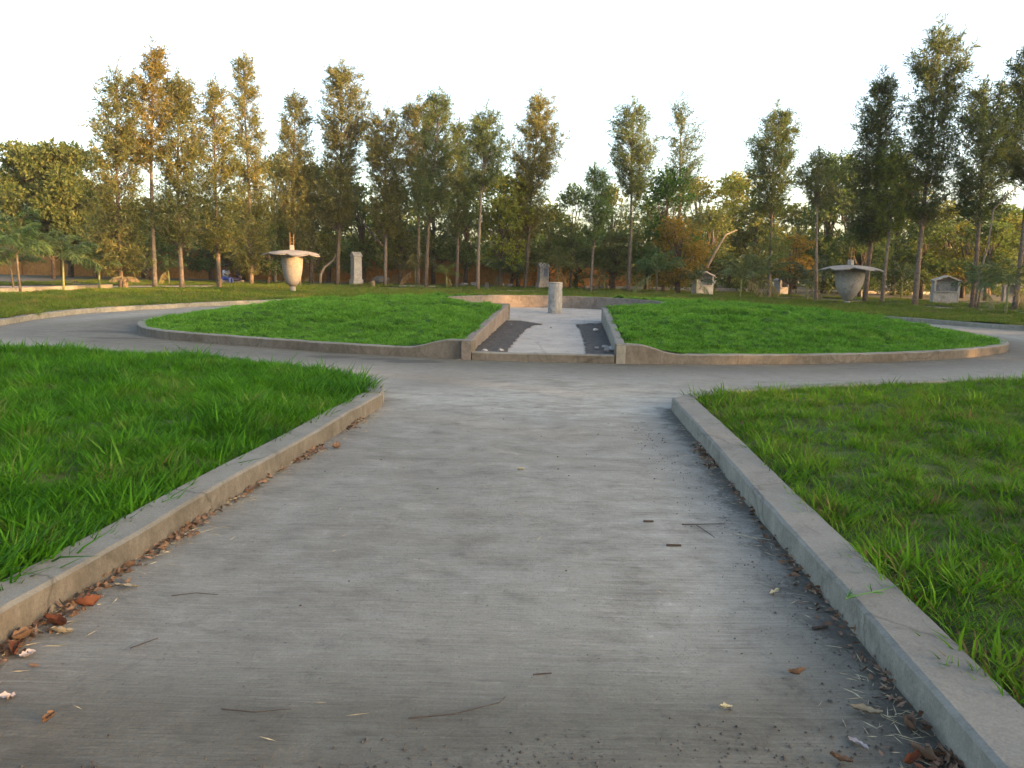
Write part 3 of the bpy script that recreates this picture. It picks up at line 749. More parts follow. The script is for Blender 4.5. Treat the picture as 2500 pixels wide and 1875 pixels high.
def kiosk(loc, rz, w_, h, label):
    e = empty("shrine_kiosk", loc, rz); tag(e, label, "shrine", "small gabled shrines among the trees")
    d_ = .55; t = .09
    MB().box((0, 0, h * .2), (w_, d_, h * .4 + .02)).obj("base", M_PLASTER, e, bevel=.01)
    for s_ in (-1, 1): MB().box((s_ * (w_ / 2 - t / 2), 0, h * .61), (t, d_, h * .42)).obj("side_wall", M_PLASTER, e)
    MB().box((0, d_ / 2 - .04, h * .61), (w_ - 2 * t, .08, h * .42)).obj("back_panel", M_PLASTER, e)
    MB().box((0, -d_ / 2 - .03, h * .41), (w_ * .92, .08, .04)).obj("sill", M_PLASTER, e, bevel=.005)
    V = []; a = w_ / 2 + .06; z0, z1 = h * .82, h; b = d_ / 2 + .06; q = .07
    V = [(-a, -b, z0 - q), (0, -b, z1 - q), (a, -b, z0 - q), (a, -b, z0), (0, -b, z1), (-a, -b, z0)]
    V += [(x, b, z) for x, _, z in V]
    F = [(0, 1, 4, 5), (1, 2, 3, 4), (11, 10, 7, 6), (10, 9, 8, 7), (5, 4, 10, 11), (4, 3, 9, 10), (1, 0, 6, 7), (2, 1, 7, 8), (0, 5, 11, 6), (3, 2, 8, 9)]
    MB().add(V, F).obj("gabled_roof", M_PLASTER, e)
    V = [(-w_ / 2 + .01, d_ / 2 - .03, z0 - .06), (w_ / 2 - .01, d_ / 2 - .03, z0 - .06), (0, d_ / 2 - .03, z1 - .075)]
    V += [(x, y - .05, z) for x, y, z in V]
    MB().add(V, [(0, 1, 2), (5, 4, 3), (0, 3, 4, 1), (1, 4, 5, 2), (2, 5, 3, 0)]).obj("gable_wall", M_PLASTER, e)
kiosk((10.9, 44.6, -.02), R_(16), 1.1, 1.40, "gabled shrine with a dark recess, half behind a palm right of centre")
kiosk((17.1, 49.3, -.02), R_(24), .72, 1.12, "smallest gabled shrine, far off between palm and tree trunk")
kiosk((22.1, 49.6, -.02), R_(60), .5, 1.05, "narrow shrine seen just right of the right flower urn")
kiosk((22.2, 39.7, .02), R_(-14), 1.2, 1.42, "largest pale gabled shrine right of the leaning tall tree")
kiosk((29.0, 45.0, -.02), R_(-20), .8, 1.1, "shaded shrine behind the thin palm near the right edge")
kiosk((28.4, 41.6, -.02), R_(-30), 1.0, 1.35, "shrine cut off by the right edge of the view")

# pale building behind the wall
bl = empty("house", (-33, 78, 0)); tag(bl, "pale house partly seen behind the wall at left", "building")
MB().box((0, 0, 1.9), (9, 6, 3.8)).obj("wall", M_BUILD, bl)
MB().box((0, 0, 3.95), (9.8, 6.8, .22)).obj("roof", M_BUILD, bl)
for x in (-2.6, .2, 2.8):
    f = MB().box((x, -3.03, 2.2), (1.2, .1, 1.1)).obj("window", M_BARKD, bl)
MB().box((0, -3.1, 3.2), (9.2, .3, .12)).obj("ledge", M_BUILD, bl)

# ------------------------------------------------------------------ foliage machinery
def leaf_arrays(P, D, L, W, g, bend=0.0):
    n = len(P); D = D / (np.linalg.norm(D, axis=1, keepdims=True) + 1e-9)
    r = g.randn(n, 3); s = np.cross(D, r); s /= (np.linalg.norm(s, axis=1, keepdims=True) + 1e-9)
    L = np.asarray(L).reshape(-1, 1) * np.ones((n, 1)); W = np.asarray(W).reshape(-1, 1) * np.ones((n, 1))
    a = P; b = P + D * L * .45 + s * W / 2; c = P + D * L; d = P + D * L * .45 - s * W / 2
    V = np.stack([a, b, c, d], 1).reshape(-1, 3)
    F = np.arange(4 * n).reshape(n, 4)
    return V, F

def sprays(org, dirs, lens, g, per=9, leaf=.13, wid=.035, droop=.25, spread=.7):
    """leaves along twigs"""
    n = len(org); t = np.tile(np.linspace(.15, 1, per), n); i = np.repeat(np.arange(n), per)
    P = org[i] + dirs[i] * (lens[i] * t)[:, None]
    D = dirs[i] + spread * g.randn(n * per, 3); D[:, 2] -= droop
    return leaf_arrays(P, D, leaf * g.uniform(.6, 1.3, n * per), wid * g.uniform(.7, 1.3, n * per), g)

GOLD, OLIVE = None, None
M_LEAF = leafmat("feathery_leaves", (.045, .070, .032), (.092, .115, .045), (.175, .168, .058), .42)
M_LEAFB = leafmat("broad_leaves", (.050, .082, .030), (.098, .130, .042), (.165, .175, .06), .45)
M_PALML = leafmat("palm_leaves", (.045, .065, .03), (.075, .105, .045), (.12, .145, .06), .3)
M_PALMDRY = leafmat("dry_fronds", (.20, .15, .09), (.27, .21, .13), (.33, .27, .17), .2)

def slender(idx, X, Y, lean, zt, zc, prof, label, color, dens=1.0, extra=None, seed=0):
    g = np.random.RandomState(100 + seed)
    e = empty("slender_tree", (X, Y, .05)); tag(e, label, "tree", "slender trees along the outer lawn")
    H = zt
    ph = g.uniform(0, 6.28, 4)
    def stem(z):
        t = np.clip(z / H, 0, 1); return np.stack([lean * t ** 1.2 + .10 * np.sin(2.3 * t * 2 + ph[0]) * t, .1 * np.sin(4.1 * t + ph[1]) * t, z * np.ones_like(t)], -1)
    def rad(z): return 1.16 * np.interp((z - zc) / (H - zc), np.linspace(0, 1, len(prof)), prof)
    tb = MB(); r0 = .035 + .0075 * H + .015 * g.rand()
    zs = np.linspace(-.1, H * .97, 22); tb.tube([stem(z) for z in zs], [max(.012, r0 * (1.12 if z < .15 else 1) * (1 - .9 * max(z, 0) / H)) for z in zs], 9)
    org, dr, ln = [], [], []
    area = float(np.mean([rad(z) for z in np.linspace(zc, H, 30)])) * (H - zc)
    nb = int(42 * area * dens) + 16
    # gaps: a coarse angular/height noise
    for b in range(nb):
        z0 = zc + (H - zc) * g.rand() ** .95
        r = rad(z0) * g.uniform(.55, 1.12)
        az = g.uniform(0, 6.283)
        lobe = math.sin(2 * az + 2.6 * z0 + ph[2]) * math.sin(3.1 * z0 + az + ph[3]); r *= 1 + .38 * lobe
        if lobe < -.55 and g.rand() < .6: continue
        upa = R_(g.uniform(28, 62)); zz = max(zc * .9, z0 - r * math.tan(upa) * .75)
        if zz < 0.4: zz = .4
        p0 = stem(zz); L = math.hypot(r, z0 - zz + .1)
        d = np.array([math.cos(az) * r, math.sin(az) * r, z0 - zz + .1]); d /= np.linalg.norm(d)
        if g.rand() < .55:
            tb.tube([p0, p0 + d * L * .55 + np.array([0, 0, -.03]), p0 + d * L * .92], [.02, .012, .006], 3, False)
        nt_ = 4 + int(5 * min(1.4, r))
        for k in range(nt_):
            t = g.uniform(.25, 1.0); org.append(p0 + d * L * t); dd = d + .75 * g.randn(3); dd[2] += .15; dr.append(dd / np.linalg.norm(dd)); ln.append(g.uniform(.18, .45))
    for k in range(26):     # wispy leader
        z = H * (.84 + .20 * g.rand() ** .8); org.append(stem(z) + .08 * g.randn(3)); dd = np.array([.35 * g.randn(), .35 * g.randn(), 1.0]); dr.append(dd / np.linalg.norm(dd)); ln.append(g.uniform(.2, .5))
    if extra:
        for (ez, er, eh, ex) in extra:
            for k in range(int(170 * er * eh)):
                q = g.randn(3); q /= np.linalg.norm(q); q *= g.rand() ** .4
                org.append(stem(ez) + q * np.array([er, er, eh]) + np.array([ex, 0, 0])); dd = q + .5 * g.randn(3); dr.append(dd / np.linalg.norm(dd)); ln.append(.3)
    org, dr, ln = np.array(org), np.array(dr), np.array(ln)
    V, F = sprays(org, dr, ln, g, 10, .20 if dens > .6 else .16, .036, .2, .75)
    me = mesh("crown", V, F, M_LEAF); c = link("crown", me, e); c.color = (*color, 1)
    tb.obj("trunk", M_BARK if seed % 3 else M_BARKD, e, True)
    return e

O_, G_, Y_, D_ = (1.15, 1.05, .9), (.9, 1.05, .9), (1.35, 1.15, .8), (.6, .72, .68)
SL = [
 (-17.62,34.47,.28,9.15,.86,[1.25,1.1,.9,.98,.85,.5], O_, 1, None, "feathery golden tree, leafy almost to the ground, leftmost of the tall row"),
 (-16.48,35.29,.32,10.39,5.67,[.64,1.15,.75,.5,.36], (1.5,1.1,.75), 1, None, "tallest left tree, bare pale trunk below a narrow orange crown"),
 (-15.53,35.98,.06,9.28,2.11,[.76,1.2,1.09,.93,1.2,.76,.44], O_, 1, None, "bushy green-gold tree right beside the tallest left tree"),
 (-14.18,36.95,.13,9.18,1.79,[.45,.9,.95,.78,.67,.62,.39], Y_, .85, None, "thin golden tree with an orange lit lower trunk"),
 (-15.41,45.14,.05,12.41,.69,[.68,1.23,1.09,.82,1.03,.96,.62,.41], Y_, .8, None, "tall wispy golden tree left of the left flower urn, crown waisted in the middle"),
 (-14.14,48.73,.66,11.27,1.55,[1.48,1.92,1.62,1.11,.81,.44], O_, .8, None, "wide based wispy tree directly behind the left flower urn"),
 (-11.22,48.9,.55,13.04,3.62,[.74,1.48,1.11,.89,1.5,1.25,.65], O_, 1, None, "tall dense tree between left flower urn and tall stone marker"),
 (-8.06,48.12,.16,10.51,3.23,[.58,1.09,1.02,1.24,1.17,.66], Y_, 1, None, "straight grey trunked tree just right of the tall stone marker"),
 (-6.24,50.0,.03,11.32,6.1,[.64,.96,1.13,.8], O_, 1, None, "tree with an orange lit bare trunk, left of a close pair"),
 (-5.39,47.05,.69,11.08,4.2,[1.0,1.28,1.14,.86,.43], G_, 1, None, "tree with a pale grey trunk, right of a close pair"),
 (-3.72,50.0,.05,10.07,3.54,[.6,.9,.78,.9,.6], G_, 1, None, "small topped tree with a thin orange trunk left of the palm clump"),
 (-2.11,44.72,.23,9.61,5.99,[.54,1.15,1.29,1.08,.54], G_, 1, None, "dark topped tree with a long bare pale trunk, left of centre"),
 (.73,50.0,.66,11.84,3.78,[.8,1.06,.84,1.14,1.6,1.38,.95,.45], Y_, .95, None, "large golden headed tree above the round plaza pillar"),
 (4.59,45.83,.05,6.84,2.87,[.83,.62,.69,.72,.42], (.7,1.1,.8), 1.3, None, "short column shaped green tree right of the pillar"),
 (6.9,46.48,-.09,10.63,5.63,[.49,.85,1.2,1.27,.99,.49], G_, 1, [(4.3,1.0,.9,.1)], "tall club topped tree with a second clump halfway up its trunk"),
 (10.29,48.66,-.22,11.31,6.44,[.74,1.18,1.11,.88,.44], (.8,.95,1.0), .5, [(5.6,1.3,1.6,0)], "sparse see-through treetop above a dark green clump"),
 (13.63,41.18,-.3,9.4,4.53,[.62,1.06,1.12,1.15,.87,.44], G_, 1.05, [(2.9,.9,.9,.1)], "oval crowned tree above the palms, right of centre"),
 (14.01,35.66,-.45,6.51,4.54,[.32,.65,.86,.65,.32], (.9,.95,1.0), 1, None, "small headed low tree left of the right flower urn"),
 (16.87,36.94,.01,10.16,2.98,[.67,1.06,1.01,1.12,.78,.67,.39], D_, 1.25, None, "dense dark green tree rising behind the right flower urn"),
 (17.1,35.7,-.1,6.85,3.37,[.43,.87,.76,.43], (1.2,1.3,.6), 1, None, "low yellow green tree tucked against the dense dark tree"),
 (18.49,35.44,-.16,11.9,3.84,[.54,1.18,.81,.97,.75,1.02,.97,.48], (.8,.9,.85), 1.05, None, "tallest tree of the right side, leaning trunk and golden top"),
 (20.13,33.74,-.4,9.03,3.83,[.51,.92,1.23,1.23,1.02,.61], (.7,.85,.8), 1.1, None, "broad dark crowned tree between tallest right tree and the right edge"),
 (22.3,34.2,-.25,10.9,5.6,[.9,1.4,1.6,1.3,.7], D_, 1.15, None, "dark tree half cut off by the right edge of the view"),
]
for i, (X, Y, ln_, zt, zc, pr, col, dn, ex, lab) in enumerate(SL):
    slender(i, X, Y, ln_, zt, zc, pr, lab, col, dn, ex, i)

# broad background trees: 5 shared crowns + trunks
def broad_mesh(seed, r=1.8, h=7.0, zb=1.6, n=1250, leaf=.17, wid=.085, nclump=26):
    g = np.random.RandomState(seed)
    org, dr, ln = [], [], []; tb = MB(); cl = []
    for k in range(nclump):
        t = g.rand(); z = zb + (h - zb) * t; rr_ = r * (.45 + .6 * math.sin(math.pi * min(1, t * .8 + .15))) ; a = g.uniform(0, 6.283); q = rr_ * math.sqrt(g.rand()) * .85
        cl.append((np.array([q * math.cos(a), q * math.sin(a), z - .25]), g.uniform(.38, .7)))
    cl.append((np.array([0, 0, h - .45]), .45))
    tb.tube([(0, 0, -.2), (.05, 0, zb * .7), (.1, .05, h * .45), (0, 0, h * .75)], [.14, .11, .08, .03], 7)
    for c, cr in cl:
        b = np.array([.05, 0, max(.6, c[2] * .45)])
        tb.tube([b, (b + c) / 2 + g.randn(3) * .12, c], [.05, .03, .012], 4, False)
        m = int(n * cr * cr / (.55 ** 2 * len(cl)))
        q = g.randn(m, 3); q /= np.linalg.norm(q, axis=1, keepdims=True); q *= (g.rand(m, 1) ** .35) * cr * np.array([1.1, 1.1, .85])
        org.append(c + q); dd = q / cr + .5 * g.randn(m, 3); dr.append(dd / np.linalg.norm(dd, axis=1, keepdims=True)); ln.append(g.uniform(.15, .35, m))
    V, F = sprays(np.vstack(org), np.vstack(dr), np.concatenate(ln), g, 7, leaf, wid, .25, .7)
    return mesh("crown", V, F, M_LEAFB), mesh("trunk", tb.V, tb.F, M_BARKD, True)
BM = [broad_mesh(200 + k) for k in range(5)]
BIG = broad_mesh(300, 4.3, 8.3, 2.6, 9000, .24, .10, 95)
GR, OL_, GO, DK, OR, GY = (.9, 1.08, .95), (1.25, 1.15, .95), (1.8, 1.4, .8), (.65, .82, .75), (1.9, 1.12, .65), (1.25, 1.2, 1.35)
BT = [
 (-28.3,52,6.3,1.6,GO,"small orange leaved tree at the edge of the domed tree"), (-31.7,55,5.4,2.8,DK,"dark low tree under the big domed tree at far left"),
 (-16.2,52,8.4,1.5,GO,"golden tree filling the gap left of the left urn"), (-13.2,50,7.4,2.0,OL_,"olive bushy tree just right of the left urn top"), (-13.5,56,8.2,2.3,GR,"green tree behind the olive one by the left urn"),
 (-10.5,54,6.7,2.3,GR,"green tree above the tall stone marker"), (-7.7,52,6.7,2.0,OL_,"olive tree with drooping limbs right of the tall marker"), (-5.9,56,7.0,2.2,DK,"dark green tree behind the close pair of trunks"),
 (-3.4,54,7.3,2.1,GR,"green tree behind the thin orange trunk"), (-.9,50,7.4,2.0,(1.9,1.7,.7),"yellow green tree left of the golden headed tree"), (.3,55,7.0,2.0,OL_,"olive tree behind the golden headed tree"),
 (2.5,56,5.7,1.7,GY,"grey brown thin leaved tree behind the pillar"), (3.8,52,6.8,1.3,GR,"small leafy tree left of the short column tree"), (6.7,54,6.9,1.1,GY,"sparse tree right of the short column tree"),
 (6.4,50,3.8,2.2,GY,"silvery grey bush below the sparse tree"), (8.9,52,6.0,1.6,DK,"dark tree under the sparse treetop"), (9.3,48,7.3,1.9,(.45,.85,.5),"deep green tree left of the orange bush"),
 (13.3,56,7.9,2.4,GO,"golden tree with a ragged top right of centre"), (16.7,60,8.6,2.4,(1.9,1.6,.8),"second golden ragged tree left of the oval crowned tree"), (16.7,54,6.3,2.2,OL_,"olive tree behind the oval crowned tree"),
 (9.6,45,4.4,1.6,OR,"bright orange bush right of centre"), (12.7,50,5.3,2.0,GY,"grey green tree by the leaning pale trunk"), (21.1,58,6.4,2.5,OL_,"olive tree between oval crowned tree and right urn"),
 (21.6,54,9.1,2.2,GR,"tall green tree left of the dense dark tree"), (22.3,52,9.0,2.2,DK,"dark tree behind the dense dark tree"), (26.5,54,9.5,2.2,(1.6,1.45,.7),"golden green tree right of the dense dark tree"),
 (30.7,55,6.4,2.6,OL_,"olive tree behind the largest shrine"), (29.1,50,4.8,2.0,GO,"golden bush above the largest shrine"), (32.0,52,5.9,2.4,GR,"green tree under the broad dark crown at right"), (32.3,50,5.2,2.0,OL_,"olive bush near the right edge"),
 (-21.2,54,5.6,2.4,DK,"dark tree behind the row of left trunks"), (-26.5,55,5.4,2.3,GR,"green tree behind the leftmost tall trees"), (-19.7,56,5.9,2.1,GR,"green tree behind the seated people"),
 (-15.0,47,3.6,1.5,DK,"dark bush beside the seated people"), (-18.5,50,4.2,1.7,(.6,.85,.8),"bluish green bush before the ochre wall"), (-23.8,50,4.4,1.8,GR,"low green tree behind the left palms"), (24.8,47,4.6,1.8,DK,"dark bush right of the right urn"),
 (16.5,46,3.6,1.4,OR,"orange bush at the foot of the oval crowned tree"), (-.2,53,4.0,1.9,(1.6,1.2,1.1),"brownish bare bush left of the pale marker"), (4.4,55,3.6,1.8,GY,"grey bush behind the right side of the plaza"),
 (20.2,45,4.4,1.6,DK,"dark shrub tree behind the right urn canopy"), (28.5,46.5,4.6,1.8,GR,"green shrub tree behind the right shrines"),
]
rg = random.Random(4)
for i, (X, Y, h, r, col, lab) in enumerate(BT):
    cm, tm = BM[i % 5]
    e = empty("broad_tree", (X, Y, 0), rg.uniform(0, 6.28)); tag(e, lab, "tree", "broad trees and bushes behind the tall row")
    s = r / 1.75; z = h / 7.0
    for nm, m_ in (("crown", cm), ("trunk", tm)):
        o = link(nm, m_, e); o.scale = (s, s, z); o.color = (*col, 1)
e = empty("broad_tree", (-29.9, 50, 0), 1.0); tag(e, "big domed dark green tree at the far left edge", "tree", "broad trees and bushes behind the tall row")
o = link("crown", BIG[0], e); o.color = (1.0, 1.0, .85, 1); link("trunk", BIG[1], e)

# leaning pale dead trunk and other bare limbs
e = empty("bare_tree", (11.6, 47.5, 0)); tag(e, "leaning pale bare trunk catching orange light, right of centre", "tree")
MB().tube([(0, 0, -.1), (.1, 0, .9), (.25, 0, 1.7), (.75, 0, 2.7), (1.25, 0, 3.6), (2.0, .2, 3.9)], [.12, .11, .10, .08, .05, .02], 8).obj("trunk", M_BARKPALE, e, True)
MB().tube([(.75, 0, 2.7), (.6, .2, 3.2), (.5, .3, 3.9)], [.05, .035, .015], 6).obj("limb", M_BARKPALE, e, True)
e = empty("bare_tree", (-9.3, 49.2, 0)); tag(e, "forked orange lit bare trunk leaning left of the tall marker", "tree")
MB().tube([(-3.1, 0, -.1), (-3.05, 0, .6), (-2.8, 0, 1.1), (-2.3, .1, 1.5), (-1.9, .1, 2.2)], [.1, .09, .08, .06, .03], 7).obj("trunk", M_BARKPALE, e, True)
MB().tube([(.9, 0, 2.5), (.2, 0, 3.3), (-.5, 0, 4.1), (-1.1, 0, 4.6)], [.09, .07, .05, .02], 7).obj("limb", M_BARK, e, True)
e = empty("bare_tree", (-16.1, 50, 0)); tag(e, "forked bare trunk left of the left urn, lit orange", "tree")
MB().tube([(.6, 0, -.1), (.6, 0, 1.0), (.1, 0, 1.5), (-.3, 0, 2.2)], [.11, .1, .07, .05], 7).obj("trunk", M_BARKPALE, e, True)
MB().tube([(.6, 0, .9), (.7, 0, 1.6), (.75, 0, 2.3)], [.08, .06, .04], 6).obj("limb", M_BARKPALE, e, True)
e = empty("bare_pole_tree", (18.6, 31.0, .05)); tag(e, "thin bare leaning sapling in front of the largest shrine", "tree")
MB().tube([(0, 0, -.1), (.02, 0, 1.3), (.25, 0, 2.6), (.3, 0, 4.0), (.9, 0, 4.7), (1.2, 0, 4.95)], [.05, .045, .035, .025, .015, .01], 6).obj("trunk", M_BARK, e, True)

# far woodland
g = np.random.RandomState(9); org = []
for k in range(420):
    x = g.uniform(-75, 85); y = g.uniform(61, 78); h = 4.2 + 2.8 * g.rand() + .6 * math.sin(x * .3); r = g.uniform(1.3, 2.6); z = g.uniform(.8, h - r * .7)
    m = 60; q = g.randn(m, 3); q /= np.linalg.norm(q, axis=1, keepdims=True); q *= g.rand(m, 1) ** .4 * r; org.append(q * np.array([1, 1, .8]) + (x, y, z))
org = np.vstack(org); org[:, 2] = np.maximum(org[:, 2], .1); dd = g.randn(len(org), 3); dd /= np.linalg.norm(dd, axis=1, keepdims=True)
V, F = sprays(org, dd, np.full(len(org), .4), g, 5, .38, .2, .2, .8)
o = tag(link("far_woodland", mesh("far_woodland", V, F, M_LEAFB)), "dark mass of woodland beyond the boundary wall", "woodland", kind="stuff"); o.color = (.8, .85, .75, 1)
# undergrowth along the wall foot
org = []
for k in range(190):
    x = g.uniform(-38, 44); y = g.uniform(52.5, 56.5) + (x < 4 or g.rand() < .5) * 6.5; r = g.uniform(.5, 1.4); m = int(34 * r)
    q = g.randn(m, 3); q /= np.linalg.norm(q, axis=1, keepdims=True); q *= g.rand(m, 1) ** .4 * r; org.append(q * np.array([1, 1, .7]) + (x, y, r * .5))
org = np.vstack(org); org[:, 2] = np.abs(org[:, 2]); dd = g.randn(len(org), 3); dd /= np.linalg.norm(dd, axis=1, keepdims=True)
V, F = sprays(org, dd, np.full(len(org), .3), g, 6, .2, .09, .1, .8)
o = tag(link("undergrowth", mesh("undergrowth", V, F, M_LEAFB)), "low scrubby undergrowth along the foot of the wall", "bushes", kind="stuff"); o.color = (.95, .95, .8, 1)

# tree belt outside the right side of the view (continues the planting; casts the evening shade)
g = np.random.RandomState(21); org = []; tb = MB()
bx = np.linspace(0, 1, 74)
for t in bx:
    y = -75 + 108 * t; x = 43 + 5 * math.sin(t * 7) + g.uniform(-3, 3)
    if abs(x) < .7 * y + 3: x = .7 * y + 6 + g.uniform(0, 4)
    h = float(np.interp(y, [-75, 0, 4, 21, 22.5, 24.8, 25.2, 26.8, 27.2, 33], [9, 8.8, 7.6, 7.6, 12, 12, 7.2, 7.2, 12, 12])) + g.uniform(-.6, .6); zb = g.uniform(.7, 2.0)
    tall = 2.5 < y < 22.5
    tb.tube([(x, y, -.2), (x, y, (12 if tall else h) * .85)], [.15, .05], 5)
    layers = [(zb + (h - zb) * (c + .5) / 9, 1.7) for c in range(9)]
    if tall: layers += [(z_, 1.5) for z_ in (10.2, 10.8, 11.5, 12.2) if g.rand() < .85]
    for z, rm in layers:
        r = g.uniform(1.0, rm); m = 55
        q = g.randn(m, 3); q /= np.linalg.norm(q, axis=1, keepdims=True); q *= g.rand(m, 1) ** .4 * r; org.append(q * np.array([1, 1, .6]) + (x + g.uniform(-.7, .7), y + g.uniform(-.7, .7), z))
org = np.vstack(org); dd = g.randn(len(org), 3); dd /= np.linalg.norm(dd, axis=1, keepdims=True)
V, F = sprays(org, dd, np.full(len(org), .4), g, 4, .42, .22, .2, .8)
n0 = len(V); me = mesh("tree_belt", V, F, M_LEAFB); o = tag(link("tree_belt", me), "dense belt of trees continuing beyond the right side of the garden", "trees", kind="stuff"); o.color = (.8, .9, .8, 1)
bt_ = tb.obj("belt_trunks", M_BARKD); bt_.parent = o; bt_["kind"] = "stuff"

# ------------------------------------------------------------------ palms
def frond(seed, L=1.5, dry=False):
    g = np.random.RandomState(seed); n = 44; P = []; D = []; Ls = []
    c0, c1 = (.95, 1.15) if not dry else (.35, 1.3)
    tt = np.linspace(0, 1, 15); ra = np.zeros((15, 3)); a = c0
    for k in range(1, 15):
        a = c0 - (c0 + c1) * (k / 14) ** 1.5 * .62
        ra[k] = ra[k - 1] + np.array([math.cos(a), .04 * math.sin(k * .6 + seed), math.sin(a)]) * L / 14
    for k in range(n):
        t = .2 + .79 * k / n; p = np.array([np.interp(t, tt, ra[:, i]) for i in range(3)])
        q = np.array([np.interp(min(1, t + .05), tt, ra[:, i]) for i in range(3)]) - p; q /= np.linalg.norm(q) + 1e-9
        l = L * .36 * math.sin(math.pi * (.14 + .78 * t)) ** .6
        for s_ in (-1, 1):
            d = q * .8 + np.array([0, s_ * .75, 0]) + np.array([0, 0, -.45 - (.5 if dry else 0)]) + .16 * g.randn(3)
            d /= np.linalg.norm(d); m = p + d * l * .5; d2 = d + np.array([0, 0, -.55]); d2 /= np.linalg.norm(d2)
            P += [p, m]; D += [d, d2]; Ls += [l * .58, l * .55 * g.uniform(.8, 1.1)]
    P, D, Ls = np.array(P), np.array(D), np.array(Ls)
    V, F = leaf_arrays(P, D, Ls, np.full(len(Ls), .026), g)
    mb = MB(); mb.tube(list(ra), [.015 * (1 - .85 * t) for t in tt], 4, False)
    n0 = len(mb.V); VV = np.vstack([np.array([tuple(v) for v in mb.V]), V]); FF = [tuple(f) for f in mb.F] + [tuple(int(q) + n0 for q in f) for f in F]
    me = mesh("frond", VV, FF, M_PALMDRY if dry else M_PALML)
    me.materials.append(M_PALMSTEM)
    for i in range(len(mb.F)): me.polygons[i].material_index = 1
    return me
FR = [frond(k) for k in range(4)]; FRD = [frond(9, dry=True)]
PALMS = [
 (-18.21,28.34,3.18,1.5,(1.1,1.4,.9),"large green palm with arching fronds at the left edge"), (-17.92,30.56,2.63,1.2,(1.2,1.4,1.0),"second palm from the left edge, crossed drooping fronds"),
 (-18.33,33.97,2.16,1.15,(1,1.3,1),"third palm from the left, slim yellow green stem"), (-21.5,33.0,2.25,1.1,(1,1.1,.9),"palm behind the first two left palms"), (-19.56,43.6,1.5,.95,(1.3,1.4,.8),"low bright palm between the two left tall trunks"),
 (-13.24,52.35,1.5,1.2,(1,1.2,.9),"palm right behind the left flower urn"), (-7.27,52.45,1.9,1.4,(1,1.1,.9),"shaggy palm between trunk and tall marker"), (-6.4,50,1.9,1.3,(1.3,1.1,.8),"shaggy palm with dry fronds left of the close pair"),
 (-4.2,48.0,1.6,.8,(1.5,1.6,.7),"upright bright green young palm left of centre"), (-.85,50.0,2.1,1.3,(1.1,1.2,1),"spiky palm clump left of the pale marker"), (2.7,47.8,2.5,1.4,(1.9,1.5,.8),"golden lit palm behind the round pillar"),
 (5.77,49.3,2.5,1.3,(1.6,1.5,.8),"yellowish palm right of the pillar"), (8.17,44.13,2.5,1.5,(.9,1.3,.9),"bushy green palm right of centre"), (10.3,43.6,1.6,.9,(.6,.9,.7),"small dark palm leaning over the shrine"),
 (11.06,37.65,2.33,1.15,(1.1,1.2,.9),"palm with a pink flower tuft, left of a close pair"), (12.25,38.23,2.37,1.15,(1.2,1.3,.8),"palm with a thin stem, right of a close pair"), (14.3,37.68,1.85,1.1,(.9,1,1.1),"greyish palm left of the right flower urn"),
 (22.3,44.3,2.0,1.1,(.8,1,.8),"palm in shade right of the right flower urn"), (19.03,31.56,2.03,1.05,(.9,1.2,.9),"palm between the two right edge trunks"), (17.68,27.58,2.47,1.05,(1.2,1.2,.8),"nearest right palm with a slim pale stem"),
 (20.3,45.4,2.3,1.2,(.6,.9,.8),"dark palm left of the largest shrine"), (-11.55,56.0,1.3,1.0,(1.2,1.3,.8),"far small palm by the ochre wall"), (-15.62,52.0,1.4,1.1,(1.9,1.5,.7),"golden palm against the ochre wall"),
]
rg = random.Random(12)
for i, (X, Y, h, r, col, lab) in enumerate(PALMS):
    e = empty("palm", (X, Y, .05), rg.uniform(0, 6.28)); tag(e, lab, "palm", "young palms among the trees")
    hs = h * rg.uniform(.40, .5)
    MB().tube([(0, 0, -.1), (.03, .01, hs * .5), (.05, 0, hs)], [.05, .04, .032], 8).obj("trunk", M_PALMTRUNK if i % 3 == 0 else M_PALMSTEM, e, True)
    nf = 11 if h > 1.8 else 9
    for k in range(nf):
        f = bpy.data.objects.new("frond", FR[(i + k) % 4] if (k % 6 != 5 or i < 4) else FRD[0]); C.objects.link(f); f.parent = e
        f.location = (.05, 0, hs); s = r / 1.22 * rg.uniform(.85, 1.15)
        el = -1.0 + 1.35 * ((k * 5) % nf / (nf - 1)) if k % 6 != 5 else .75
        f.scale = (s, s, s); f.rotation_euler = (rg.uniform(-.25, .25), el * .75, k * 2.4 + rg.uniform(-.3, .3)); f.color = (col[0] * .8, col[1] * .78, col[2] * .85, 1)

# cut palm stumps and stones behind the lawn
for (X, Y, h, r, lab) in [(-16.9, 33.4, .55, .13, "cut palm stump with a mop of dry fronds"), (-11.9, 42.6, .5, .12, "short stump left of the left urn foot"), (-7.8, 42.5, .42, .12, "short pale stump right of the left urn")]:
    e = empty("stump", (X, Y, .05)); tag(e, lab, "stump")
    MB().lathe([(r, -.1), (r * .95, h * .5), (r * 1.05, h)], 12, wob=.04).obj("trunk", M_PALMTRUNK, e, True)
    if "mop" in lab:
        for k in range(9):
            f = bpy.data.objects.new("frond", FRD[0]); C.objects.link(f); f.parent = e; f.location = (0, 0, h); f.rotation_euler = (0, .1, k * .72); f.scale = (.42,) * 3; f.color = (.9, .85, .8, 1)

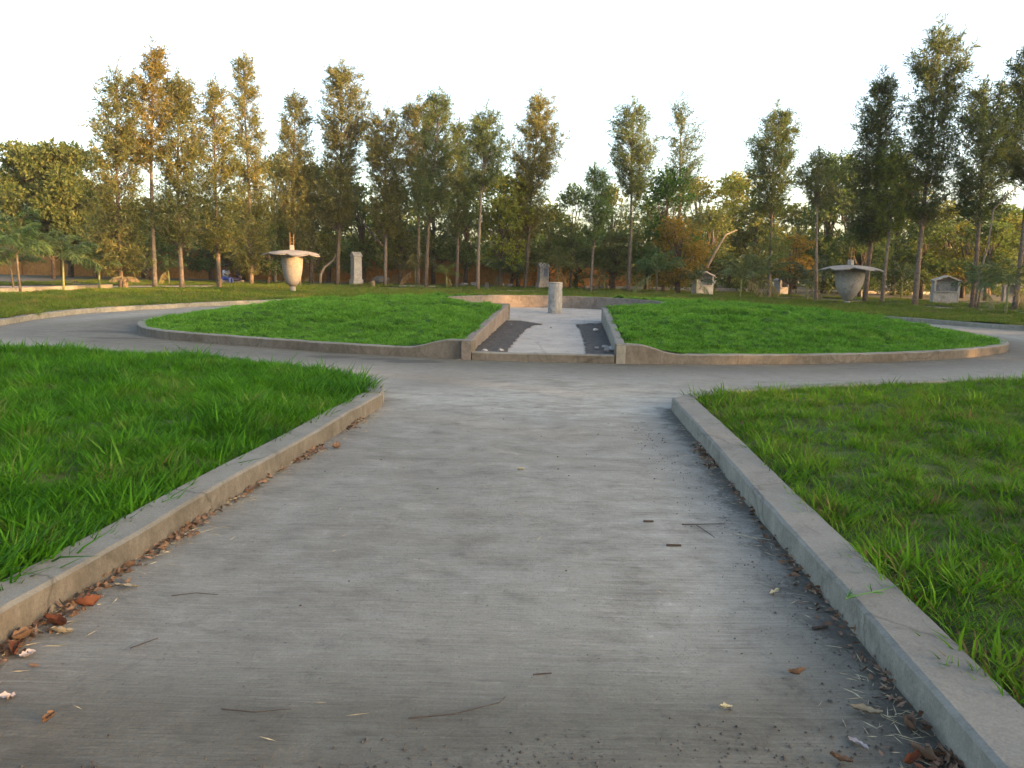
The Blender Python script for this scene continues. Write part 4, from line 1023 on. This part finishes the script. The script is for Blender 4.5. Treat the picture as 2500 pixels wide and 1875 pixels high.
def stone_mesh(seed, mat, sub=2):
    g = np.random.RandomState(seed); import bmesh
    bm = bmesh.new(); bmesh.ops.create_icosphere(bm, subdivisions=sub, radius=.5)
    for v in bm.verts:
        n = v.co.normalized(); v.co *= 1 + .22 * math.sin(n.x * 5 + seed) * math.cos(n.y * 4 + seed * 2) + .08 * g.randn()
        v.co.z *= .62
    me = bpy.data.meshes.new("stone"); bm.to_mesh(me); bm.free(); me.materials.append(mat); return me
SM = [stone_mesh(k, M_STONE, 2) for k in range(3)] + [stone_mesh(7, M_STONEPALE, 2)]
def stone(name, x, y, z, s, k, label, group=None, rz=0):
    o = link(name, SM[k], None, (x, y, z)); o.scale = (s, s * .8, s * .8); o.rotation_euler = (0, 0, rz); tag(o, label, "stone", group); return o
stone("boulder", -9.1, 52.5, .3, 1.1, 1, "rounded pinkish boulder right of the left urn")
for k, (x, y, s) in enumerate([(5.6, 51.6, .6), (6.1, 51.9, .5), (6.6, 51.5, .65), (6.0, 51.4, .4)]):
    stone("rubble_stone", x, y, .15, s, k % 3, ["left", "second", "largest, right-hand", "lowest front"][k] + " stone of the low rubble heap behind the plaza", "rubble heap stones", k)
for k, (x, y, s) in enumerate([(-3.3, 50.6, .5), (-2.7, 51, .6), (-.9, 51.5, .5), (-.3, 51.3, .45)]):
    stone("rubble_stone", x, y, .15, s, (k + 1) % 4, ["grey stone left of the trunk foot before the boundary wall", "larger grey stone beside the palm before the boundary wall", "brownish stone before the wall, nearer the pale marker", "smallest stone nearest the pale marker by the wall"][k], "stones by the wall", k * 2)
stone("stone", 1.78, 16.5, .15, .12, 3, "white stone on the right soil strip")
for k, (x, y, s) in enumerate([(1.72, 12.9, .22), (1.66, 12.65, .16), (1.55, 12.55, .13), (1.58, 13.1, .12), (1.42, 12.9, .09)]):
    stone("stone", x, y, .14, s, k % 3, ["largest dark stone at the foot of the right passage wall", "dark stone in front of the largest one, right soil strip", "small stone near the step, right soil strip", "small stone behind, right soil strip", "smallest stone at the left edge of the right soil strip"][k], None, k)
for k, (x, y, s) in enumerate([(-.05, 17.9, .06), (.85, 17.3, .07), (2.0, 18.6, .07), (-.45, 12.35, .10), (-.2, 12.4, .12)]):
    stone("pebble", x, y, .115, s, k % 4, ["pebble on the plaza floor near the left wall end", "dark pebble in the middle of the plaza floor", "pebble on the plaza floor near the right wall end", "pebble left behind the step", "pale pebble behind the step, right of another"][k], None, k)

# small white lamp base box and dark box near centre tree
e = MB().box((-1.55, 43.6, .28), (.22, .2, .42)).obj("utility_box", M_SOIL, None, bevel=.01); tag(e, "small dark box beside the long bare pale trunk", "box")
e = MB().box((-6.0, 47.6, .05), (2.2, .5, .1)).obj("stone_slab", M_PLASTER, None, bevel=.01); tag(e, "flat white slab lying behind the orange lit trunk", "slab")

# ------------------------------------------------------------------ two seated people, far off
def person(loc, rz, shirt, trousers, label):
    e = empty("person", loc, rz); tag(e, label, "person")
    skin = simple("skin_dark", (.09, .05, .03), .6, 5, .1)
    def skinned(name, pts, edges, rad, mat, root=0):
        me = bpy.data.meshes.new(name); me.from_pydata(pts, edges, []); me.materials.append(mat)
        o = link(name, me, e); sk = o.modifiers.new("skin", 'SKIN'); sk.use_smooth_shade = True
        for i, r in enumerate(rad): me.skin_vertices[0].data[i].radius = (r, r); me.skin_vertices[0].data[i].use_root = (i == root)
        su = o.modifiers.new("sub", 'SUBSURF'); su.levels = 1; su.render_levels = 2
        return o
    body = [(0, 0, .42), (0, -.03, .62), (0, -.07, .85), (0, -.09, .96), (0, -.11, 1.04), (0, -.14, 1.14), (0, -.145, 1.22),
            (.17, -.08, .88), (.22, -.16, .66), (.12, -.34, .6), (-.17, -.08, .88), (-.22, -.16, .66), (-.1, -.34, .62),
            (.1, 0, .40), (.13, -.42, .44), (.13, -.44, .06), (.13, -.58, .03), (-.1, 0, .40), (-.13, -.42, .44), (-.13, -.44, .06), (-.13, -.58, .03)]
    ed = [(0, 1), (1, 2), (2, 3), (3, 4), (4, 5), (5, 6), (2, 7), (7, 8), (8, 9), (2, 10), (10, 11), (11, 12), (0, 13), (13, 14), (14, 15), (15, 16), (0, 17), (17, 18), (18, 19), (19, 20)]
    rad = [.13, .14, .15, .06, .065, .1, .07, .06, .045, .035, .06, .045, .035, .1, .075, .045, .04, .1, .075, .045, .04]
    skinned("body", body, ed, rad, skin)
    skinned("shirt", [(0, 0, .45), (0, -.03, .62), (0, -.07, .86), (.18, -.08, .87), (.22, -.15, .7), (-.18, -.08, .87), (-.22, -.15, .7)], [(0, 1), (1, 2), (2, 3), (3, 4), (2, 5), (5, 6)], [.155, .165, .17, .08, .065, .08, .065], shirt)
    skinned("trousers", [(0, 0, .42), (.1, 0, .4), (.13, -.42, .44), (.13, -.44, .14), (-.1, 0, .4), (-.13, -.42, .44), (-.13, -.44, .14)], [(0, 1), (1, 2), (2, 3), (0, 4), (4, 5), (5, 6)], [.15, .12, .092, .065, .12, .092, .065], trousers)
    MB().lathe([(.03, 1.1), (.108, 1.13), (.112, 1.2), (.085, 1.25), (.03, 1.265)], 14, (0, -.135, 0)).obj("hair", M_PANEL if False else simple("black_hair", (.015, .013, .012), .7), e, True)
    return e
shA = simple("pale_blue_shirt", (.45, .55, .7), .8); trA = simple("blue_trousers", (.03, .06, .25), .8); trB = simple("navy_clothes", (.025, .03, .08), .8)
person((-17.45, 46.5, -.1), R_(70), shA, trA, "person in a pale blue shirt and blue trousers sitting by the golden trunk")
person((-16.75, 46.9, -.15), R_(-70), trB, trB, "person in dark navy clothes sitting facing the one in blue")
e = MB().box((-17.45, 46.55, .12), (.5, .4, .3)).obj("seat_block", M_STONE, None, bevel=.02); tag(e, "low stone block the person in pale blue sits on", "seat")
e = MB().box((-16.75, 46.95, .1), (.45, .4, .26)).obj("seat_block", M_STONE, None, bevel=.02); tag(e, "low stone block the person in navy sits on", "seat")

# ------------------------------------------------------------------ litter on the path
def curled_leaf(seed, L, W, curl, mat):
    g = np.random.RandomState(seed); n, m = 9, 5; V = []; F = []
    for i in range(n):
        t = i / (n - 1); w_ = W * math.sin(math.pi * min(1, t * .92 + .04)) ** .8 * (1 + .12 * g.randn())
        for j in range(m):
            s_ = (j / (m - 1) - .5) * 2; x = (t - .5) * L; y = s_ * w_ / 2
            z = curl * L * ((t - .5) ** 2) * 1.2 + abs(s_) ** 1.6 * w_ * curl * 1.1 + .003 * g.randn() + .002
            V.append((x, y * (1 - .35 * curl * abs(s_)), z))
    for i in range(n - 1):
        for j in range(m - 1): F.append((i * m + j, i * m + j + 1, (i + 1) * m + j + 1, (i + 1) * m + j))
    me = mesh("dry_leaf", V, F, mat, True); return me
M_DL = [simple("dry_leaf_rust", (.13, .045, .022), .6, 25, .45), simple("dry_leaf_brown", (.12, .07, .042), .65, 25, .4), simple("dry_leaf_tan", (.25, .20, .13), .65, 25, .3), simple("dry_leaf_pale", (.34, .31, .20), .6, 25, .25), simple("dry_leaf_pink", (.30, .255, .245), .6, 25, .25)]
LV = [
 (-1.80, 3.10, .13, .06, .9, 0, .3, "curled rust red leaf against the left kerb, farthest of the big ones"),
 (-1.84, 2.92, .15, .07, .7, 0, 2.8, "long rust red leaf lying along the left kerb"),
 (-1.90, 2.80, .10, .06, .9, 1, 1.1, "brown crumpled leaf nearest the kerb in the left pile"),
 (-1.78, 2.86, .11, .05, .5, 2, .2, "tan leaf at the path side of the left pile"),
 (-1.86, 2.70, .10, .06, .8, 0, 2.0, "dark rust leaf at the near end of the left pile"),
 (-1.80, 2.68, .07, .05, .4, 4, .7, "small pinkish leaf flat beside the near end of the left pile"),
 (-1.74, 3.30, .14, .05, .3, 2, .1, "pale tan leaf lying flat below the left kerb"),
 (-1.70, 2.40, .07, .045, .3, 4, .4, "lone pinkish white leaf on the path at the left edge"),
 (-1.48, 2.28, .06, .04, .8, 1, 1.2, "small brown leaf on the path, lower left"),
 (1.09, 2.66, .09, .03, .9, 1, .2, "shrivelled curled brown leaf lying alone right of the path middle"),
 (.76, 2.43, .06, .025, .5, 3, .1, "small yellowish leaf lying alone in the lower middle right"),
 (1.13, 2.24, .11, .045, .25, 4, 1.9, "pale upright oval leaf left of the right leaf pile"),
 (1.04, 2.16, .09, .035, .6, 1, 2.8, "rust edged leaf left of the right leaf pile"),
 (1.19, 2.065, .14, .045, .3, 3, 2.7, "large pale yellow leaf in front of the right leaf pile"),
 (1.25, 2.15, .12, .05, .8, 0, .6, "reddish brown leaf in the middle of the right pile"),
 (1.31, 2.17, .12, .06, .8, 1, 1.9, "brown leaf leaning on the right kerb in the pile"),
 (1.27, 2.09, .11, .05, .6, 0, 2.4, "rust leaf at the near side of the right pile"),
 (1.33, 2.06, .10, .05, .9, 2, .9, "tan curled leaf at the bottom of the right pile"),
 (1.24, 2.42, .13, .04, .5, 2, 2.6, "long tan leaf below the face of the right kerb"),
 (1.34, 2.33, .10, .06, .9, 1, 1.5, "dark brown leaf standing against the right kerb"),
 (1.25, 3.39, .08, .035, .5, 3, .5, "small pale leaf by the right kerb, midway along it"),
 (-1.40, 6.0, .09, .06, 1.0, 1, .5, "brown crumpled leaf at the left kerb, far part"),
 (1.50, 5.6, .10, .05, 1.0, 1, 1.2, "brown leaf caught at the far part of the right kerb"),
]
for i, (x, y, L, W, cu, mi, rz, lab) in enumerate(LV):
    o = link("dry_leaf", curled_leaf(i, L * .78, W * .72, cu, M_DL[mi]), None, (x, y, .006)); o.rotation_euler = ((i % 3 - 1) * .2, (i % 4 - 1.5) * .12, rz); tag(o, lab, "leaf")

def twig(pts, r, label, mat=M_TWIG, name="twig", cat="twig"):
    o = MB().tube(pts, [r * .8, r * .65] + [r * .4] * (len(pts) - 2), 6).obj(name, mat); tag(o, label, cat); return o
twig([(-.32, 2.33, .008), (-.17, 2.35, .014), (-.02, 2.43, .010), (.0, 2.47, .008)], .0035, "long curved dark twig in the lower middle of the path")
twig([(-.95, 2.36, .008), (-.83, 2.34, .012), (-.72, 2.37, .008)], .003, "thin twig in the lower left of the path")
twig([(1.02, 4.33, .008), (1.13, 4.33, .012), (1.28, 4.36, .008)], .0045, "straight dark twig near the right kerb")
twig([(1.1, 4.3, .014), (1.14, 4.2, .009), (1.16, 4.12, .007)], .003, "short twig crossing the straight dark twig")
twig([(.80, 4.37, .010), (.86, 4.37, .010)], .009, "short thick stick fragment right of the path middle")
twig([(.86, 3.98, .010), (.94, 3.98, .010)], .009, "second short thick stick fragment, nearer than the first")
twig([(1.28, 4.2, .008), (1.36, 4.13, .012), (1.47, 4.1, .008)], .003, "pale thin twig against the right kerb", M_STRAW)
twig([(1.29, 3.03, .012), (1.36, 3.05, .012)], .010, "dark bark fragment beside the right kerb")
twig([(.52, 2.05, .008), (.7, 2.0, .012), (.9, 1.92, .008), (1.05, 1.8, .008)], .004, "long twig in the lower right of the path")
twig([(-1.5, 3.22, .008), (-1.40, 3.25, .01), (-1.30, 3.24, .008)], .003, "thin stalk lying near the left kerb")
twig([(-1.45, 2.75, .008), (-1.38, 2.83, .01)], .003, "short dark stalk on the left of the path")
twig([(.1, 2.62, .008), (.17, 2.63, .01)], .004, "tiny twig in the middle foreground")
# pale litter scrap far up the path
o = link("dry_leaf", curled_leaf(99, .05, .03, .5, M_DL[3]), None, (.08, 5.47, .006)); tag(o, "tiny pale scrap alone in the middle of the path", "leaf")
# green sprig over the right kerb
e = empty("grass_runner", (1.47, 3.05, .145)); tag(e, "green runner creeping from the lawn over the right kerb", "plant")
G_RUN = simple("runner_green", (.06, .15, .03), .6)
MB().tube([(.24, .12, .012), (.15, .06, .012), (.02, .0, .014), (-.06, -.03, .006)], .0025, 5).obj("stem", G_RUN, e)
for k, (x, y) in enumerate([(-.05, -.025), (.08, .03)]):
    g = np.random.RandomState(k); D = g.randn(7, 3); D[:, 2] = np.abs(D[:, 2]) * .5
    V, F = leaf_arrays(np.tile([x, y, .01], (7, 1)), D, .05, .007, g); link("leaf", mesh("leaf", V, F, G_RUN), e)

# loose straw, crumbs of soil, small leaf bits: uncountable litter
g = np.random.RandomState(77); Ps = []; Ds = []
def along(P, t0, t1, n, spread, off):
    Q = resample(P, .02); i = (g.uniform(t0, t1, n) * (len(Q) - 1)).astype(int)
    return Q[i] + np.c_[np.abs(g.randn(n)) * spread * off, g.randn(n) * .02]
for (t0, t1, n, sp) in [(.13, .35, 170, .09), (.35, .62, 90, .05), (.4, .5, 90, .10), (.53, .56, 40, .08), (.62, .98, 110, .05), (.70, .74, 60, .08), (.86, .92, 60, .09)]:
    Ps.append(along(KL, t0, t1, n, sp, 1))
for (t0, t1, n, sp) in [(.1, .28, 260, .12), (.28, .9, 160, .10), (.66, .8, 90, .07)]:
    Ps.append(along(KR, t0, t1, n, sp, -1))
Ps.append(np.c_[g.uniform(-1.9, 1.3, 70), g.uniform(1.9, 8, 70)])
ii = resample(ISL[:120], .02); Ps.append(ii[(g.rand(160) * (len(ii) - 1)).astype(int)] + np.c_[g.randn(160) * .05, -np.abs(g.randn(160)) * .08])
Pp = np.vstack(Ps); n = len(Pp); P3 = np.c_[Pp, .006 + .008 * g.rand(n)]; a = g.uniform(0, 6.28, n); D = np.c_[np.cos(a), np.sin(a), .08 * g.randn(n)]
V, F = leaf_arrays(P3, D, g.uniform(.02, .085, n), np.full(n, .0035), g)
tag(link("straw_litter", mesh("straw_litter", V, F, M_STRAW)), "pale straw and dry stalks drifted against the kerbs", "litter", kind="stuff")
Ps = []
for (t0, t1, n, sp) in [(.13, .34, 520, .06), (.34, .42, 90, .05), (.42, .5, 130, .05), (.5, .66, 80, .03), (.68, .75, 90, .05), (.84, .9, 60, .04)]: Ps.append(along(KL, t0, t1, n, sp, 1))
for (t0, t1, n, sp) in [(.10, .22, 420, .08), (.22, .45, 130, .05), (.45, .66, 60, .04), (.68, .78, 110, .05)]: Ps.append(along(KR, t0, t1, n, sp, -1))
Pp = np.vstack(Ps); n = len(Pp); P3 = np.c_[Pp, .006 + .02 * g.rand(n)]; D = g.randn(n, 3); D[:, 2] *= .25
V, F = leaf_arrays(P3, D, g.uniform(.02, .06, n), g.uniform(.01, .028, n), g)
tag(link("leaf_litter", mesh("leaf_litter", V, F, M_DL[1])), "small broken brown leaf bits gathered along both kerbs", "litter", kind="stuff")
# soil crumbs
n = 2300; q = g.rand(n)
Px = np.where(q < .5, g.normal(.35, .85, n), np.where(q < .93, 1.36 - np.abs(g.randn(n)) * .17, g.uniform(-1.9, 1.4, n)))
Py = np.where(q < .5, g.normal(2.10, .09, n) + .10 * np.sin(Px * 2), np.where(q < .93, 1.9 + 5.6 * g.rand(n) ** 1.5, g.uniform(1.8, 8, n)))
V = []; F = []; oc = [(1, 0, 0), (0, 1, 0), (-1, 0, 0), (0, -1, 0), (0, 0, 1)]
for k in range(n):
    s = .0016 + .0065 * g.rand() ** 4; b = len(V)
    V += [(Px[k] + c[0] * s * g.uniform(.6, 1.3), Py[k] + c[1] * s * g.uniform(.6, 1.3), .004 + c[2] * s * .9) for c in oc]
    F += [(b, b + 1, b + 4), (b + 1, b + 2, b + 4), (b + 2, b + 3, b + 4), (b + 3, b, b + 4)]
tag(link("soil_crumbs", mesh("soil_crumbs", V, F, M_SOIL)), "dark crumbs of soil and grit scattered over the path", "grit", kind="stuff")

# ------------------------------------------------------------------ thin evening haze
V = [(x, y, z) for z in (-1.1, 17.0) for x, y in ((-85, -80), (92, -80), (92, 92), (-85, 92))]
hz = link("haze", mesh("haze", V, [(3, 2, 1, 0), (4, 5, 6, 7), (0, 1, 5, 4), (1, 2, 6, 5), (2, 3, 7, 6), (3, 0, 4, 7)]))
hm = bpy.data.materials.new("haze"); hm.use_nodes = True; hm.node_tree.nodes.clear()
ho = hm.node_tree.nodes.new("ShaderNodeOutputMaterial"); hv = hm.node_tree.nodes.new("ShaderNodeVolumePrincipled")
hv.inputs["Density"].default_value = .0003; hv.inputs["Color"].default_value = (.92, .92, .9, 1)
hm.node_tree.links.new(hv.outputs[0], ho.inputs["Volume"]); hz.data.materials.append(hm)
tag(hz, "thin pale evening haze filling the garden", "haze", kind="stuff")
